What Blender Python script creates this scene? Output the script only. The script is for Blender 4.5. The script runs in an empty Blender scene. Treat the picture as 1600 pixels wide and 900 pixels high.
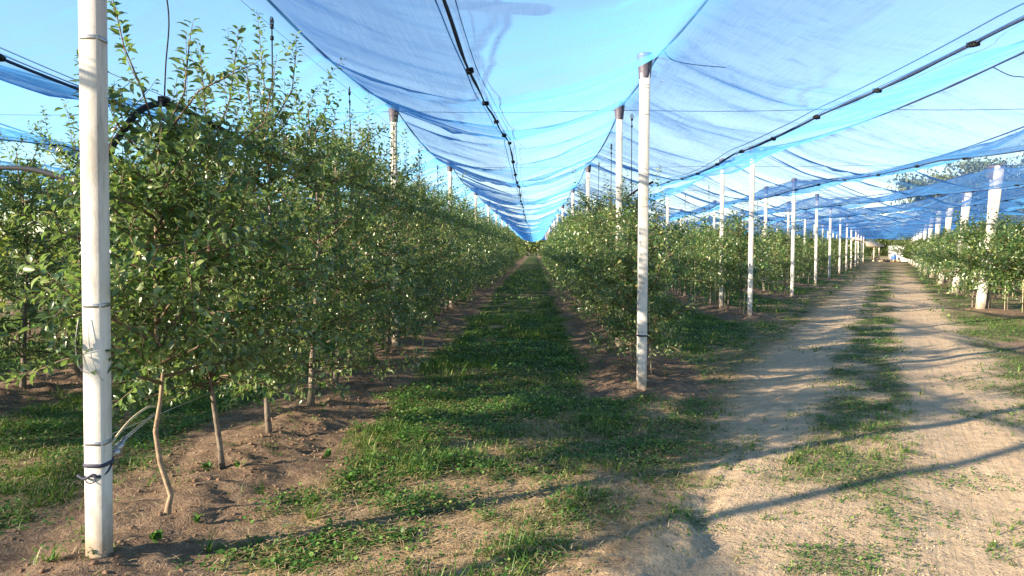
import bpy, math, random
import numpy as np
from mathutils import Vector, Matrix

random.seed(7)
RNG = np.random.default_rng(11)
scene = bpy.context.scene
COL = scene.collection

# ------------------------------------------------------------------ camera
CAM_H = 1.63
F_PX = 1155.0
cam_data = bpy.data.cameras.new("camera")
cam = bpy.data.objects.new("camera", cam_data)
COL.objects.link(cam)
cam_data.sensor_width = 36.0
cam_data.lens = 36.0 * F_PX / 1600.0
cam_data.clip_start = 0.05
cam_data.clip_end = 2000.0
cam.location = (0, 0, CAM_H)
cam.rotation_euler = (math.radians(90 - 2.97), 0, math.radians(1.78))
scene.camera = cam

# ------------------------------------------------------------------ sky, sun, exposure
SUN_EL, SUN_AZ = 18.0, 240.2          # azimuth clockwise from +Y, towards the sun
world = bpy.data.worlds.new("World")
scene.world = world
world.use_nodes = True
wn = world.node_tree
wn.nodes.clear()
w_out = wn.nodes.new("ShaderNodeOutputWorld")
w_bg = wn.nodes.new("ShaderNodeBackground")
w_sky = wn.nodes.new("ShaderNodeTexSky")
w_sky.sky_type = 'NISHITA'
w_sky.sun_disc = False
w_sky.sun_elevation = math.radians(SUN_EL)
w_sky.sun_rotation = math.radians(SUN_AZ)
w_sky.altitude = 100
w_sky.air_density = 1.0
w_sky.dust_density = 0.15
w_sky.ozone_density = 1.7
w_bg.inputs["Strength"].default_value = 0.066
wn.links.new(w_sky.outputs[0], w_bg.inputs[0])
wn.links.new(w_bg.outputs[0], w_out.inputs[0])

sun_data = bpy.data.lights.new("sun", 'SUN')
sun_data.energy = 5.0
sun_data.angle = math.radians(0.55)
sun_data.color = (1.0, 0.83, 0.62)
sun = bpy.data.objects.new("sun", sun_data)
COL.objects.link(sun)
_el, _az = math.radians(SUN_EL), math.radians(SUN_AZ)
to_sun = Vector((math.sin(_az) * math.cos(_el), math.cos(_az) * math.cos(_el), math.sin(_el)))
sun.rotation_euler = (-to_sun).to_track_quat('-Z', 'Y').to_euler()
sun.location = to_sun * 40

vs = scene.view_settings
vs.view_transform = 'Standard'
vs.look = 'None'
vs.exposure = 2.0
vs.gamma = 1.0
vs.use_curve_mapping = False
try:
    scene.cycles.transparent_max_bounces = 40
    scene.cycles.max_bounces = 8
    scene.cycles.use_denoising = True
except Exception:
    pass

# ------------------------------------------------------------------ layout (metres; rows run along +Y)
ROW0, STEP = -2.27, 3.6
def row_x(i):
    return {0: -2.27, 1: 1.38}.get(i, 1.38 + STEP * (i - 1) if i > 1 else -2.27 + STEP * i)
END_LEFT = {-4: -6.0, -3: -5.0, -2: -2.5, -1: 0.5, 0: 3.68, 1: 8.44}      # where each row of the big block starts
for _i in range(2, 15):
    END_LEFT[_i] = 17.2 + 7.65 * (_i - 2)
END_RIGHT = {i: 20.3 + 7.65 * (i - 4) for i in range(2, 15)}                # where it goes on across the road
RIGHT_LEN = 7.5
Y_FAR = 150.0
def road_s(x, y):
    return (x - 5.0) * 0.905 - (y - 17.2) * 0.426

# ------------------------------------------------------------------ noise in numpy
_TAB = np.random.default_rng(3).random((256, 256))
def vnoise(x, y):
    xi = np.floor(x).astype(int); yi = np.floor(y).astype(int)
    fx = x - xi; fy = y - yi
    fx = fx * fx * (3 - 2 * fx); fy = fy * fy * (3 - 2 * fy)
    a = _TAB[xi & 255, yi & 255]; b = _TAB[(xi + 1) & 255, yi & 255]
    c = _TAB[xi & 255, (yi + 1) & 255]; d = _TAB[(xi + 1) & 255, (yi + 1) & 255]
    return (a * (1 - fx) + b * fx) * (1 - fy) + (c * (1 - fx) + d * fx) * fy
def fbm(x, y, octv=4, g=0.5):
    s = 0.0; a = 1.0; t = 0.0
    for k in range(octv):
        s = s + a * vnoise(x * 2 ** k + 17.3 * k, y * 2 ** k + 5.1 * k); t += a; a *= g
    return s / t
def sstep(a, b, v):
    t = np.clip((v - a) / (b - a), 0, 1)
    return t * t * (3 - 2 * t)
def lerp(a, b, t):
    return a + (b - a) * t

# ------------------------------------------------------------------ object helpers
def tag(o, label=None, cat=None, group=None, kind=None):
    if label: o["label"] = label
    if cat: o["category"] = cat
    if group: o["group"] = group
    if kind: o["kind"] = kind
    return o
def empty(name, loc, rz=0.0):
    o = bpy.data.objects.new(name, None)
    o.empty_display_size = 0.2
    COL.objects.link(o)
    o.location = loc; o.rotation_euler = (0, 0, rz)
    return o
def link(name, mesh, parent=None, loc=None):
    o = bpy.data.objects.new(name, mesh)
    COL.objects.link(o)
    if parent is not None: o.parent = parent
    if loc is not None: o.location = loc
    return o

class MB:
    """collects vertices and faces (tris / quads) and makes one mesh"""
    def __init__(self):
        self.v = []; self.q = []; self.t = []; self.r = []; self.n = 0
    def add(self, v, tris=None, quads=None, rnd=None):
        v = np.asarray(v, dtype=np.float64).reshape(-1, 3)
        if tris is not None and len(tris): self.t.append(np.asarray(tris, dtype=np.int64).reshape(-1, 3) + self.n)
        if quads is not None and len(quads): self.q.append(np.asarray(quads, dtype=np.int64).reshape(-1, 4) + self.n)
        self.v.append(v); self.n += len(v)
        self.r.append(np.full(len(v), 0.5) if rnd is None else np.broadcast_to(rnd, (len(v),)))
        return self
    def box(self, c, s, rz=0.0):
        x, y, z = [k / 2 for k in s]
        v = np.array([[-x,-y,-z],[x,-y,-z],[x,y,-z],[-x,y,-z],[-x,-y,z],[x,-y,z],[x,y,z],[-x,y,z]])
        if rz:
            ca, sa = math.cos(rz), math.sin(rz)
            v = v @ np.array([[ca, sa, 0], [-sa, ca, 0], [0, 0, 1]])
        return self.add(v + np.asarray(c), quads=[[0,3,2,1],[4,5,6,7],[0,1,5,4],[1,2,6,5],[2,3,7,6],[3,0,4,7]])
    def tube(self, pts, rad, sides=6, cap=True):
        pts = np.asarray(pts, dtype=float); n = len(pts)
        rad = np.broadcast_to(np.asarray(rad, dtype=float), (n,))
        d = np.gradient(pts, axis=0)
        d /= np.linalg.norm(d, axis=1)[:, None] + 1e-9
        ref = np.array([0.0, 0.0, 1.0]) if abs(d[:, 2]).mean() < 0.8 else np.array([0.0, 1.0, 0.0])
        a = np.cross(d, ref); a /= np.linalg.norm(a, axis=1)[:, None] + 1e-9
        b = np.cross(d, a)
        th = np.arange(sides) * 2 * math.pi / sides
        ring = (np.cos(th)[None, :, None] * a[:, None, :] + np.sin(th)[None, :, None] * b[:, None, :]) * rad[:, None, None]
        v = (pts[:, None, :] + ring).reshape(-1, 3)
        i = np.arange(n - 1)[:, None] * sides; j = np.arange(sides)[None, :]; k = (j + 1) % sides
        q = np.stack([i + j, i + k, i + sides + k, i + sides + j], -1).reshape(-1, 4)
        t = None
        if cap:
            t = [[0, j2 + 1, j2] for j2 in range(1, sides - 1)]
            o = (n - 1) * sides
            t += [[o, o + j2, o + j2 + 1] for j2 in range(1, sides - 1)]
        return self.add(v, tris=t, quads=q)
    def scatter(self, tv, tt, pos, rot, scl, rnd):
        """template tv/tt (tris) at N places: rot (N,3,3) columns = axes"""
        n = len(pos); m = len(tv)
        scl = np.asarray(scl)
        if scl.ndim == 1: scl = scl[:, None] * np.ones(3)
        v = tv[None, :, :] * scl[:, None, :]
        v = np.einsum('nij,nmj->nmi', rot, v) + pos[:, None, :]
        t = (np.asarray(tt)[None] + (np.arange(n) * m)[:, None, None]).reshape(-1, 3)
        return self.add(v.reshape(-1, 3), tris=t, rnd=np.repeat(rnd, m))
    def mesh(self, name, mat, smooth=False):
        me = bpy.data.meshes.new(name)
        v = np.concatenate(self.v) if self.v else np.zeros((0, 3))
        q = np.concatenate(self.q) if self.q else np.zeros((0, 4), int)
        t = np.concatenate(self.t) if self.t else np.zeros((0, 3), int)
        me.vertices.add(len(v)); me.vertices.foreach_set("co", v.ravel().astype(np.float32))
        loops = np.concatenate([q.ravel(), t.ravel()]).astype(np.int32)
        me.loops.add(len(loops)); me.loops.foreach_set("vertex_index", loops)
        starts = np.concatenate([np.arange(len(q)) * 4, len(q) * 4 + np.arange(len(t)) * 3]).astype(np.int32)
        me.polygons.add(len(starts)); me.polygons.foreach_set("loop_start", starts)
        if smooth: me.polygons.foreach_set("use_smooth", np.ones(len(starts), bool))
        me.update(calc_edges=True)
        at = me.attributes.new("rnd", 'FLOAT', 'POINT')
        at.data.foreach_set("value", np.concatenate(self.r).astype(np.float32))
        if mat is not None: me.materials.append(mat)
        return me
    def build(self, name, mat, parent=None, smooth=False, loc=None):
        return link(name, self.mesh(name, mat, smooth), parent, loc)

# ------------------------------------------------------------------ materials
def new_mat(name):
    m = bpy.data.materials.new(name); m.use_nodes = True
    nt = m.node_tree; nt.nodes.clear()
    out = nt.nodes.new("ShaderNodeOutputMaterial")
    return m, nt, out
def N(nt, typ, **kw):
    n = nt.nodes.new(typ)
    for k, v in kw.items():
        if k.startswith("_"): setattr(n, k[1:], v)
        else: n.inputs[k].default_value = v
    return n
def ramp(nt, fac, stops):
    r = nt.nodes.new("ShaderNodeValToRGB")
    e = r.color_ramp.elements
    e[0].position, e[0].color = stops[0][0], (*stops[0][1], 1)
    e[1].position, e[1].color = stops[-1][0], (*stops[-1][1], 1)
    for p, c in stops[1:-1]:
        x = e.new(p); x.color = (*c, 1)
    nt.links.new(fac, r.inputs[0])
    return r.outputs[0]
def mixc(nt, fac, a, b, mode='MIX'):
    m = nt.nodes.new("ShaderNodeMix"); m.data_type = 'RGBA'; m.blend_type = mode
    for s, v in ((m.inputs[0], fac), (m.inputs[6], a), (m.inputs[7], b)):
        if hasattr(v, "is_linked"): nt.links.new(v, s)
        elif isinstance(v, tuple): s.default_value = (*v, 1) if len(v) == 3 else v
        else: s.default_value = v
    return m.outputs[2]
def math_n(nt, op, a, b=None):
    m = nt.nodes.new("ShaderNodeMath"); m.operation = op
    for s, v in zip(m.inputs, (a, b)):
        if v is None: continue
        if hasattr(v, "is_linked"): nt.links.new(v, s)
        else: s.default_value = v
    return m.outputs[0]
def coords(nt, kind="Object"):
    return nt.nodes.new("ShaderNodeTexCoord").outputs[kind]
def noise(nt, vec, scale, detail=4, rough=0.55):
    n = N(nt, "ShaderNodeTexNoise", Scale=scale, Detail=detail, Roughness=rough)
    if vec is not None: nt.links.new(vec, n.inputs["Vector"])
    return n.outputs["Fac"]
def pos_scaled(nt, sc):
    g = nt.nodes.new("ShaderNodeNewGeometry")
    m = nt.nodes.new("ShaderNodeVectorMath"); m.operation = 'MULTIPLY'
    nt.links.new(g.outputs["Position"], m.inputs[0]); m.inputs[1].default_value = sc
    return m.outputs[0]
def bump(nt, h, strength=0.4, dist=0.01):
    b = N(nt, "ShaderNodeBump", Strength=strength, Distance=dist)
    nt.links.new(h, b.inputs["Height"])
    return b.outputs[0]

def plain_mat(name, col, rough=0.6, var=0.25, scale=8.0, metal=0.0, bmp=0.0, spec=0.5):
    m, nt, out = new_mat(name)
    p = N(nt, "ShaderNodeBsdfPrincipled", Roughness=rough, Metallic=metal)
    p.inputs["Specular IOR Level"].default_value = spec
    v = pos_scaled(nt, (1, 1, 1))
    f = noise(nt, v, scale, 5)
    c = ramp(nt, f, [(0.25, tuple(x * (1 - var) for x in col)), (0.75, tuple(min(1, x * (1 + var)) for x in col))])
    nt.links.new(c, p.inputs["Base Color"])
    if bmp: nt.links.new(bump(nt, f, bmp, 0.01), p.inputs["Normal"])
    nt.links.new(p.outputs[0], out.inputs[0])
    return m

def leaf_mat(name, stops, back, trans=0.35, rough=0.42, tcol=(0.16, 0.26, 0.03), spec=0.5):
    m, nt, out = new_mat(name)
    at = N(nt, "ShaderNodeAttribute", _attribute_name="rnd")
    c = ramp(nt, at.outputs["Fac"], stops)
    g = nt.nodes.new("ShaderNodeNewGeometry")
    c2 = mixc(nt, g.outputs["Backfacing"], c, back)
    p = N(nt, "ShaderNodeBsdfPrincipled", Roughness=rough)
    p.inputs["Specular IOR Level"].default_value = spec
    nt.links.new(c2, p.inputs["Base Color"])
    tr = N(nt, "ShaderNodeBsdfTranslucent", Color=(*tcol, 1))
    ms = N(nt, "ShaderNodeMixShader", Fac=trans)
    nt.links.new(p.outputs[0], ms.inputs[1]); nt.links.new(tr.outputs[0], ms.inputs[2])
    nt.links.new(ms.outputs[0], out.inputs[0])
    return m

M = {}
M["leaf"] = leaf_mat("apple_leaf", [(0.0, (0.016, 0.046, 0.014)), (0.42, (0.040, 0.090, 0.024)), (0.72, (0.105, 0.175, 0.05)), (0.95, (0.28, 0.33, 0.12)), (1.0, (0.36, 0.32, 0.10))],
                     (0.16, 0.21, 0.10), trans=0.31, rough=0.31, tcol=(0.24, 0.39, 0.08), spec=0.65)
M["leaf_far"] = leaf_mat("foliage_far", [(0.0, (0.024, 0.055, 0.016)), (0.5, (0.055, 0.11, 0.03)), (1.0, (0.20, 0.24, 0.08))],
                     (0.14, 0.18, 0.09), trans=0.42, rough=0.45, tcol=(0.30, 0.36, 0.06))
M["willow_leaf"] = leaf_mat("willow_leaf", [(0.0, (0.05, 0.075, 0.03)), (1.0, (0.11, 0.14, 0.06))], (0.12, 0.15, 0.08), trans=0.3, rough=0.5)
M["grass"] = leaf_mat("grass_blade", [(0.0, (0.036, 0.090, 0.016)), (0.5, (0.080, 0.165, 0.030)), (0.8, (0.15, 0.23, 0.05)), (1.0, (0.38, 0.32, 0.14))],
                     (0.06, 0.11, 0.025), trans=0.35, rough=0.5, tcol=(0.16, 0.30, 0.03), spec=0.3)
M["clover"] = leaf_mat("clover_leaf", [(0.0, (0.028, 0.085, 0.016)), (0.6, (0.070, 0.17, 0.034)), (0.9, (0.14, 0.26, 0.06)), (1.0, (0.29, 0.33, 0.11))],
                     (0.05, 0.11, 0.03), trans=0.3, rough=0.5, tcol=(0.13, 0.30, 0.03), spec=0.3)
M["straw"] = leaf_mat("dry_grass", [(0.0, (0.24, 0.155, 0.08)), (0.5, (0.42, 0.30, 0.16)), (1.0, (0.60, 0.48, 0.28))],
                     (0.30, 0.22, 0.11), trans=0.15, rough=0.7, tcol=(0.3, 0.2, 0.08), spec=0.2)
M["bark"] = plain_mat("bark", (0.15, 0.12, 0.095), 0.85, 0.55, 26, bmp=0.6)
M["bark_young"] = plain_mat("young_bark", (0.24, 0.17, 0.11), 0.75, 0.45, 30, bmp=0.4)
M["twig"] = plain_mat("twig", (0.12, 0.085, 0.05), 0.75, 0.3, 30)
M["stake"] = plain_mat("bamboo_stake", (0.48, 0.42, 0.28), 0.6, 0.25, 12)
M["black_plastic"] = plain_mat("black_plastic", (0.012, 0.013, 0.016), 0.6, 0.2, 20, spec=0.2)
M["cap"] = plain_mat("cap_plastic", (0.085, 0.075, 0.10), 0.5, 0.3, 20)
M["steel"] = plain_mat("galvanised_steel", (0.42, 0.43, 0.44), 0.4, 0.2, 30, metal=0.8)
M["strap"] = plain_mat("blue_black_strap", (0.03, 0.035, 0.07), 0.7, 0.3, 60)
M["clod"] = plain_mat("soil_clod", (0.19, 0.125, 0.085), 0.95, 0.4, 9, spec=0.1)
M["pebble"] = plain_mat("sandy_crumb", (0.47, 0.355, 0.235), 0.95, 0.25, 18, spec=0.1)

def concrete_mat():
    m, nt, out = new_mat("concrete")
    p = N(nt, "ShaderNodeBsdfPrincipled", Roughness=0.85)
    p.inputs["Specular IOR Level"].default_value = 0.2
    oi = nt.nodes.new("ShaderNodeObjectInfo")
    v = pos_scaled(nt, (3, 3, 1.0))
    f1 = noise(nt, v, 2.2, 6, 0.65)
    f2 = noise(nt, pos_scaled(nt, (1, 1, 1)), 55, 3)
    f3 = noise(nt, pos_scaled(nt, (14, 14, 1.2)), 3.0, 4)
    c = ramp(nt, f1, [(0.32, (0.38, 0.36, 0.33)), (0.46, (0.57, 0.55, 0.51)), (0.75, (0.70, 0.68, 0.64))])
    c = mixc(nt, ramp(nt, f3, [(0.56, (0, 0, 0)), (0.74, (0.5, 0.5, 0.5))]), c, (0.36, 0.33, 0.28))
    c = mixc(nt, ramp(nt, f2, [(0.24, (0.6, 0.6, 0.6)), (0.36, (0, 0, 0))]), c, (0.30, 0.28, 0.26))
    # soil splashed up the foot, and paint-thin grime running down
    sx = nt.nodes.new("ShaderNodeSeparateXYZ"); nt.links.new(coords(nt, "Object"), sx.inputs[0])
    f4 = noise(nt, pos_scaled(nt, (1, 1, 0.6)), 14, 4)
    hz = math_n(nt, 'ADD', sx.outputs[2], math_n(nt, 'MULTIPLY', f4, -0.5))
    mrs = N(nt, "ShaderNodeMapRange"); mrs.inputs[1].default_value = 0.10; mrs.inputs[2].default_value = -0.20; mrs.inputs[3].default_value = 0.0; mrs.inputs[4].default_value = 0.85
    nt.links.new(hz, mrs.inputs[0])
    c = mixc(nt, mrs.outputs[0], c, (0.28, 0.20, 0.13))
    nt.links.new(c, p.inputs["Base Color"])
    nt.links.new(bump(nt, f2, 0.25, 0.004), p.inputs["Normal"])
    nt.links.new(p.outputs[0], out.inputs[0])
    return m
M["concrete"] = concrete_mat()

def net_mat():
    # woven mesh: the share of light stopped by the threads grows as the ray grazes the sheet
    m, nt, out = new_mat("hail_net")
    g = nt.nodes.new("ShaderNodeNewGeometry")
    d = nt.nodes.new("ShaderNodeVectorMath"); d.operation = 'DOT_PRODUCT'
    nt.links.new(g.outputs["Incoming"], d.inputs[0]); nt.links.new(g.outputs["Normal"], d.inputs[1])
    c = math_n(nt, 'MAXIMUM', math_n(nt, 'ABSOLUTE', d.outputs["Value"]), 0.03)
    v = pos_scaled(nt, (0.35, 3.0, 3.0))
    f = noise(nt, v, 1.6, 5, 0.6)
    k = math_n(nt, 'MULTIPLY_ADD', math_n(nt, 'MAXIMUM', math_n(nt, 'SUBTRACT', f, 0.50), 0.0), 0.35); nt.nodes[-1].inputs[2].default_value = 0.105
    f2 = noise(nt, pos_scaled(nt, (0.5, 9.0, 9.0)), 1.3, 3, 0.5)
    k = math_n(nt, 'ADD', k, math_n(nt, 'MULTIPLY', math_n(nt, 'MAXIMUM', math_n(nt, 'SUBTRACT', f2, 0.60), 0.0), 0.5))
    fib = noise(nt, pos_scaled(nt, (60, 1.0, 60)), 1.0, 2, 0.5)
    k = math_n(nt, 'MULTIPLY', k, math_n(nt, 'ADD', math_n(nt, 'MULTIPLY', fib, 1.1), 0.45))
    e = math_n(nt, 'EXPONENT', math_n(nt, 'MULTIPLY', math_n(nt, 'DIVIDE', k, c), -1.0))
    tp = N(nt, "ShaderNodeBsdfTransparent", Color=(1, 1, 1, 1))
    di = N(nt, "ShaderNodeBsdfDiffuse", Color=(0.05, 0.11, 0.25, 1))
    tl = N(nt, "ShaderNodeBsdfTranslucent", Color=(0.085, 0.33, 0.68, 1))
    ad = nt.nodes.new("ShaderNodeAddShader")
    nt.links.new(di.outputs[0], ad.inputs[0]); nt.links.new(tl.outputs[0], ad.inputs[1])
    ms = nt.nodes.new("ShaderNodeMixShader")
    nt.links.new(e, ms.inputs[0]); nt.links.new(ad.outputs[0], ms.inputs[1]); nt.links.new(tp.outputs[0], ms.inputs[2])
    nt.links.new(ms.outputs[0], out.inputs[0])
    return m
M["net"] = net_mat()
M["net_hem"] = plain_mat("bunched_net", (0.035, 0.055, 0.12), 0.85, 0.3, 40, spec=0.2)

def ground_mat():
    m, nt, out = new_mat("ground_soil")
    p = N(nt, "ShaderNodeBsdfPrincipled", Roughness=0.95)
    p.inputs["Specular IOR Level"].default_value = 0.12
    v = pos_scaled(nt, (1, 1, 1))
    sand = N(nt, "ShaderNodeAttribute", _attribute_name="sand").outputs["Fac"]
    veg = N(nt, "ShaderNodeAttribute", _attribute_name="veg").outputs["Fac"]
    soil = N(nt, "ShaderNodeAttribute", _attribute_name="soil").outputs["Fac"]
    n1 = noise(nt, v, 1.3, 6, 0.6); n2 = noise(nt, v, 9, 6, 0.65); n3 = noise(nt, v, 70, 4, 0.6)
    csand = ramp(nt, n2, [(0.3, (0.44, 0.325, 0.205)), (0.5, (0.53, 0.40, 0.262)), (0.72, (0.61, 0.475, 0.32))])
    csand = mixc(nt, ramp(nt, n1, [(0.35, (0.0, 0.0, 0.0)), (0.7, (0.6, 0.6, 0.6))]), csand, (0.38, 0.28, 0.19))
    csoil = ramp(nt, n2, [(0.3, (0.11, 0.075, 0.052)), (0.55, (0.20, 0.14, 0.097)), (0.75, (0.31, 0.225, 0.155))])
    clit = ramp(nt, n2, [(0.3, (0.22, 0.155, 0.09)), (0.55, (0.38, 0.27, 0.16)), (0.75, (0.50, 0.38, 0.24))])
    cveg = ramp(nt, n2, [(0.3, (0.022, 0.045, 0.014)), (0.55, (0.050, 0.080, 0.022)), (0.75, (0.12, 0.125, 0.045))])
    c = mixc(nt, soil, clit, csoil)
    c = mixc(nt, sand, c, csand)
    vf = math_n(nt, 'SUBTRACT', math_n(nt, 'ADD', veg, math_n(nt, 'MULTIPLY', n2, 0.5)), 0.25)
    mr = N(nt, "ShaderNodeMapRange"); mr.inputs[1].default_value = 0.25; mr.inputs[2].default_value = 0.75
    nt.links.new(vf, mr.inputs[0])
    c = mixc(nt, mr.outputs[0], c, cveg)
    c = mixc(nt, ramp(nt, n3, [(0.3, (0.5, 0.5, 0.5)), (0.5, (0, 0, 0))]), c, (0.08, 0.055, 0.035))
    nt.links.new(c, p.inputs["Base Color"])
    # scuffed lines pressed in by tyres, running along the road
    r1 = N(nt, "ShaderNodeMapping"); r1.inputs["Rotation"].default_value = (0, 0, math.radians(25.2))
    rot = N(nt, "ShaderNodeMapping"); rot.inputs["Scale"].default_value = (14, 0.5, 1)
    nt.links.new(v, r1.inputs["Vector"]); nt.links.new(r1.outputs[0], rot.inputs["Vector"])
    tread = noise(nt, rot.outputs[0], 1.0, 3, 0.6)
    tread = math_n(nt, 'MULTIPLY', math_n(nt, 'MULTIPLY', tread, sand), 0.55)
    h = math_n(nt, 'ADD', math_n(nt, 'ADD', math_n(nt, 'MULTIPLY', n2, 1.0), math_n(nt, 'MULTIPLY', n3, 0.35)), tread)
    nt.links.new(bump(nt, h, 0.9, 0.03), p.inputs["Normal"])
    nt.links.new(p.outputs[0], out.inputs[0])
    return m
M["ground"] = ground_mat()

# ------------------------------------------------------------------ ground: height and cover as functions of place
ROWS_ALL = list(range(-4, 15))
def row_info(x, y):
    """distance to the nearest planted row, 9 where none"""
    best = np.full(np.shape(x), 9.0)
    for i in ROWS_ALL:
        rx = row_x(i)
        d = np.abs(x - rx)
        on = (y > END_LEFT[i] - 0.5)
        if i in END_RIGHT:
            on = on | ((y < END_RIGHT[i] + 0.3) & (y > END_RIGHT[i] - RIGHT_LEN - 1))
        best = np.where(on, np.minimum(best, d), best)
    return best
PATCHES = [(0.55, 6.9, 0.7, 1.0), (0.9, 5.65, 0.45, 1.0), (1.35, 6.7, 0.5, 1.0), (0.2, 5.9, 0.6, 0.9), (1.05, 5.28, 0.36, 1.0), (0.98, 6.05, 0.55, 1.0), (1.48, 6.15, 0.42, 0.9), (1.5, 5.6, 0.22, 0.7), (2.9, 6.5, 0.42, 0.85), (3.9, 9.0, 0.6, 0.8), (4.9, 12.0, 0.6, 0.8), (3.0, 5.4, 0.35, 0.6),
           (1.66, 5.3, 0.25, 0.7), (0.85, 4.5, 0.28, 0.9), (3.1, 7.3, 0.45, 0.85), (2.95, 6.0, 0.3, 0.6), (2.7, 4.2, 0.3, 0.55), (5.6, 8.9, 0.7, 0.8), (4.6, 7.3, 0.5, 0.7), (2.0, 8.9, 0.4, 0.5)]
def cover(x, y):
    """sand, soil strip and plant cover, each 0..1"""
    s = road_s(x, y) + 0.35 * (fbm(x * 0.7 + 3, y * 0.7, 3) - 0.5)
    dr = row_info(x, y) + 0.5 * (fbm(x * 1.1 + 9, y * 1.1 + 2, 3) - 0.5)
    soil = 1 - sstep(0.55, 0.95, dr)
    near = 1 - sstep(5.0, 9.5, y + 0.25 * x)
    s = np.where(s < 2.2, s - 0.40 * near * (1 - sstep(1.6, 2.2, s)), s)
    far = sstep(25, 50, y)
    nb = fbm(x * 0.9 + 31, y * 0.9 + 7, 4)
    n2 = fbm(x * 2.6 + 3, y * 2.6 + 11, 4)
    left = 1 - sstep(0.5, 1.2, s)
    right = sstep(3.75, 4.4, s)
    mid = sstep(1.95, 2.3, s) * (1 - sstep(2.8, 3.2, s))
    sand = sstep(1.0, 1.55, s) * (1 - sstep(4.0, 5.0, s))
    sand = np.maximum(sand * (1 - 0.35 * mid), near * sstep(1.0, 1.5, s))
    sand = sand * (1 - 0.45 * far)
    v_ais = 0.25 + 0.75 * sstep(0.24, 0.46, nb * 0.55 + n2 * 0.45)
    # the headland in front of the aisle is patchier and drier
    hl = 1 - sstep(5.0, 8.2, y - 0.3 * x)
    v_ais = v_ais * (1 - hl) + hl * (0.14 + 0.80 * sstep(0.38, 0.60, nb * 0.45 + n2 * 0.55))
    v_road = mid * (0.3 + 0.65 * sstep(0.36, 0.55, nb * 0.5 + n2 * 0.5)) * (1 - 0.3 * near)
    v_road = np.maximum(v_road, right * (0.45 + 0.5 * sstep(0.34, 0.55, nb * 0.5 + n2 * 0.5)))
    v_road = np.maximum(v_road, near * sstep(0.53, 0.70, nb * 0.5 + n2 * 0.5) * 0.6)
    v_road = np.maximum(v_road, far * 0.45 * sstep(0.4, 0.6, n2))
    veg = np.where(s < 1.4, lerp(v_ais * (1 - (0.25 + 0.3 * sstep(7.5, 9.0, y) * sstep(0.3, 0.5, n2)) * sstep(-0.8, 0.6, s)), v_road, sstep(0.9, 1.4, s)), v_road)
    for (cx, cy, cr, ca) in PATCHES:
        veg = np.maximum(veg, ca * np.exp(-((x - cx) ** 2 + (y - cy) ** 2) / (cr * cr)) * (0.35 + 1.0 * n2))
    veg = veg * (1 - 0.93 * soil)
    outer = sstep(5.3, 6.2, s) * (1 - soil) * 0.7
    veg = np.maximum(veg, outer * sstep(0.3, 0.5, nb))
    sand = sand * (1 - soil * 0.5)
    return sand, soil, veg
def ground_h(x, y):
    dr = row_info(x, y)
    s = road_s(x, y)
    fade = 1 - sstep(30, 70, y)
    z = 0.07 * np.exp(-(dr / 0.45) ** 2) + 0.03 * (fbm(x * 0.25, y * 0.25, 2) - 0.5)
    lump = (fbm(x * 3.5 + 4, y * 3.5, 4) - 0.5)
    z = z + fade * lump * (0.020 * (1 - sstep(0.8, 1.5, s)) + 0.006 + 0.10 * np.exp(-(dr / 0.7) ** 2))
    crumb = fbm(x * 11 + 2, y * 11 + 8, 3, 0.6) - 0.5
    z = z + fade * crumb * (0.014 + 0.05 * np.exp(-(dr / 0.7) ** 2))
    for c in (1.55, 3.4):
        w = s + 0.06 * np.sin(y * 0.35) - c
        z = z - 0.022 * np.exp(-(w / 0.32) ** 2) + 0.008 * np.exp(-((np.abs(w) - 0.45) / 0.14) ** 2)
    # tyre lugs pressed into the ruts
    z = z + 0.010 * fade * np.sin(s * 42 + 2 * np.sin(y)) * np.exp(-((s - 1.75) / 0.25) ** 2) * sstep(0.45, 0.6, fbm(x * 0.8 + 5, y * 0.8, 2))
    # the small bank in front: higher on the aisle side, broken off towards the sand
    bx = 0.55 + 0.40 * (y - 3.5) + 0.07 * np.sin(y * 5.0) + 0.14 * (fbm(x * 0 + 3, y * 4.0, 3) - 0.5) + 0.10 * crumb
    e = x - bx
    m = sstep(3.0, 3.6, y) * (1 - sstep(4.7, 5.3, y))
    z = z + m * ((0.045 + 0.07 * crumb) * (1 - sstep(-0.03, 0.08, e)) * sstep(-1.2, -0.05, e) - 0.03 * sstep(0.0, 0.08, e) * (1 - sstep(0.08, 0.30, e)))
    return z
def gz(x, y):
    return float(ground_h(np.array([float(x)]), np.array([float(y)]))[0])

def axis(segs):
    out = []
    for a, b, st0, st1 in segs:
        v = a; 
        while v < b - 1e-6:
            out.append(v)
            t = (v - a) / (b - a)
            v += st0 + (st1 - st0) * t
    out.append(segs[-1][1])
    return np.array(out)
gx = axis([(-900, -40, 120, 6), (-40, -7, 5, 0.15), (-7, 8, 0.052, 0.052), (8, 40, 0.15, 2.0), (40, 120, 2.0, 12), (120, 900, 15, 140)])
gy = axis([(-200, -8, 50, 2), (-8, 2.6, 1.2, 0.08), (2.6, 9, 0.04, 0.045), (9, 30, 0.06, 0.35), (30, 160, 0.4, 4), (160, 1200, 6, 160)])
GX, GY = np.meshgrid(gx, gy)
GZ = ground_h(GX, GY)
nx, ny = len(gx), len(gy)
idx = np.arange(nx * ny).reshape(ny, nx)
gq = np.stack([idx[:-1, :-1], idx[:-1, 1:], idx[1:, 1:], idx[1:, :-1]], -1).reshape(-1, 4)
gb = MB(); gb.add(np.stack([GX, GY, GZ], -1).reshape(-1, 3), quads=gq)
ground = gb.build("ground", M["ground"], smooth=True)
tag(ground, kind="structure")
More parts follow.
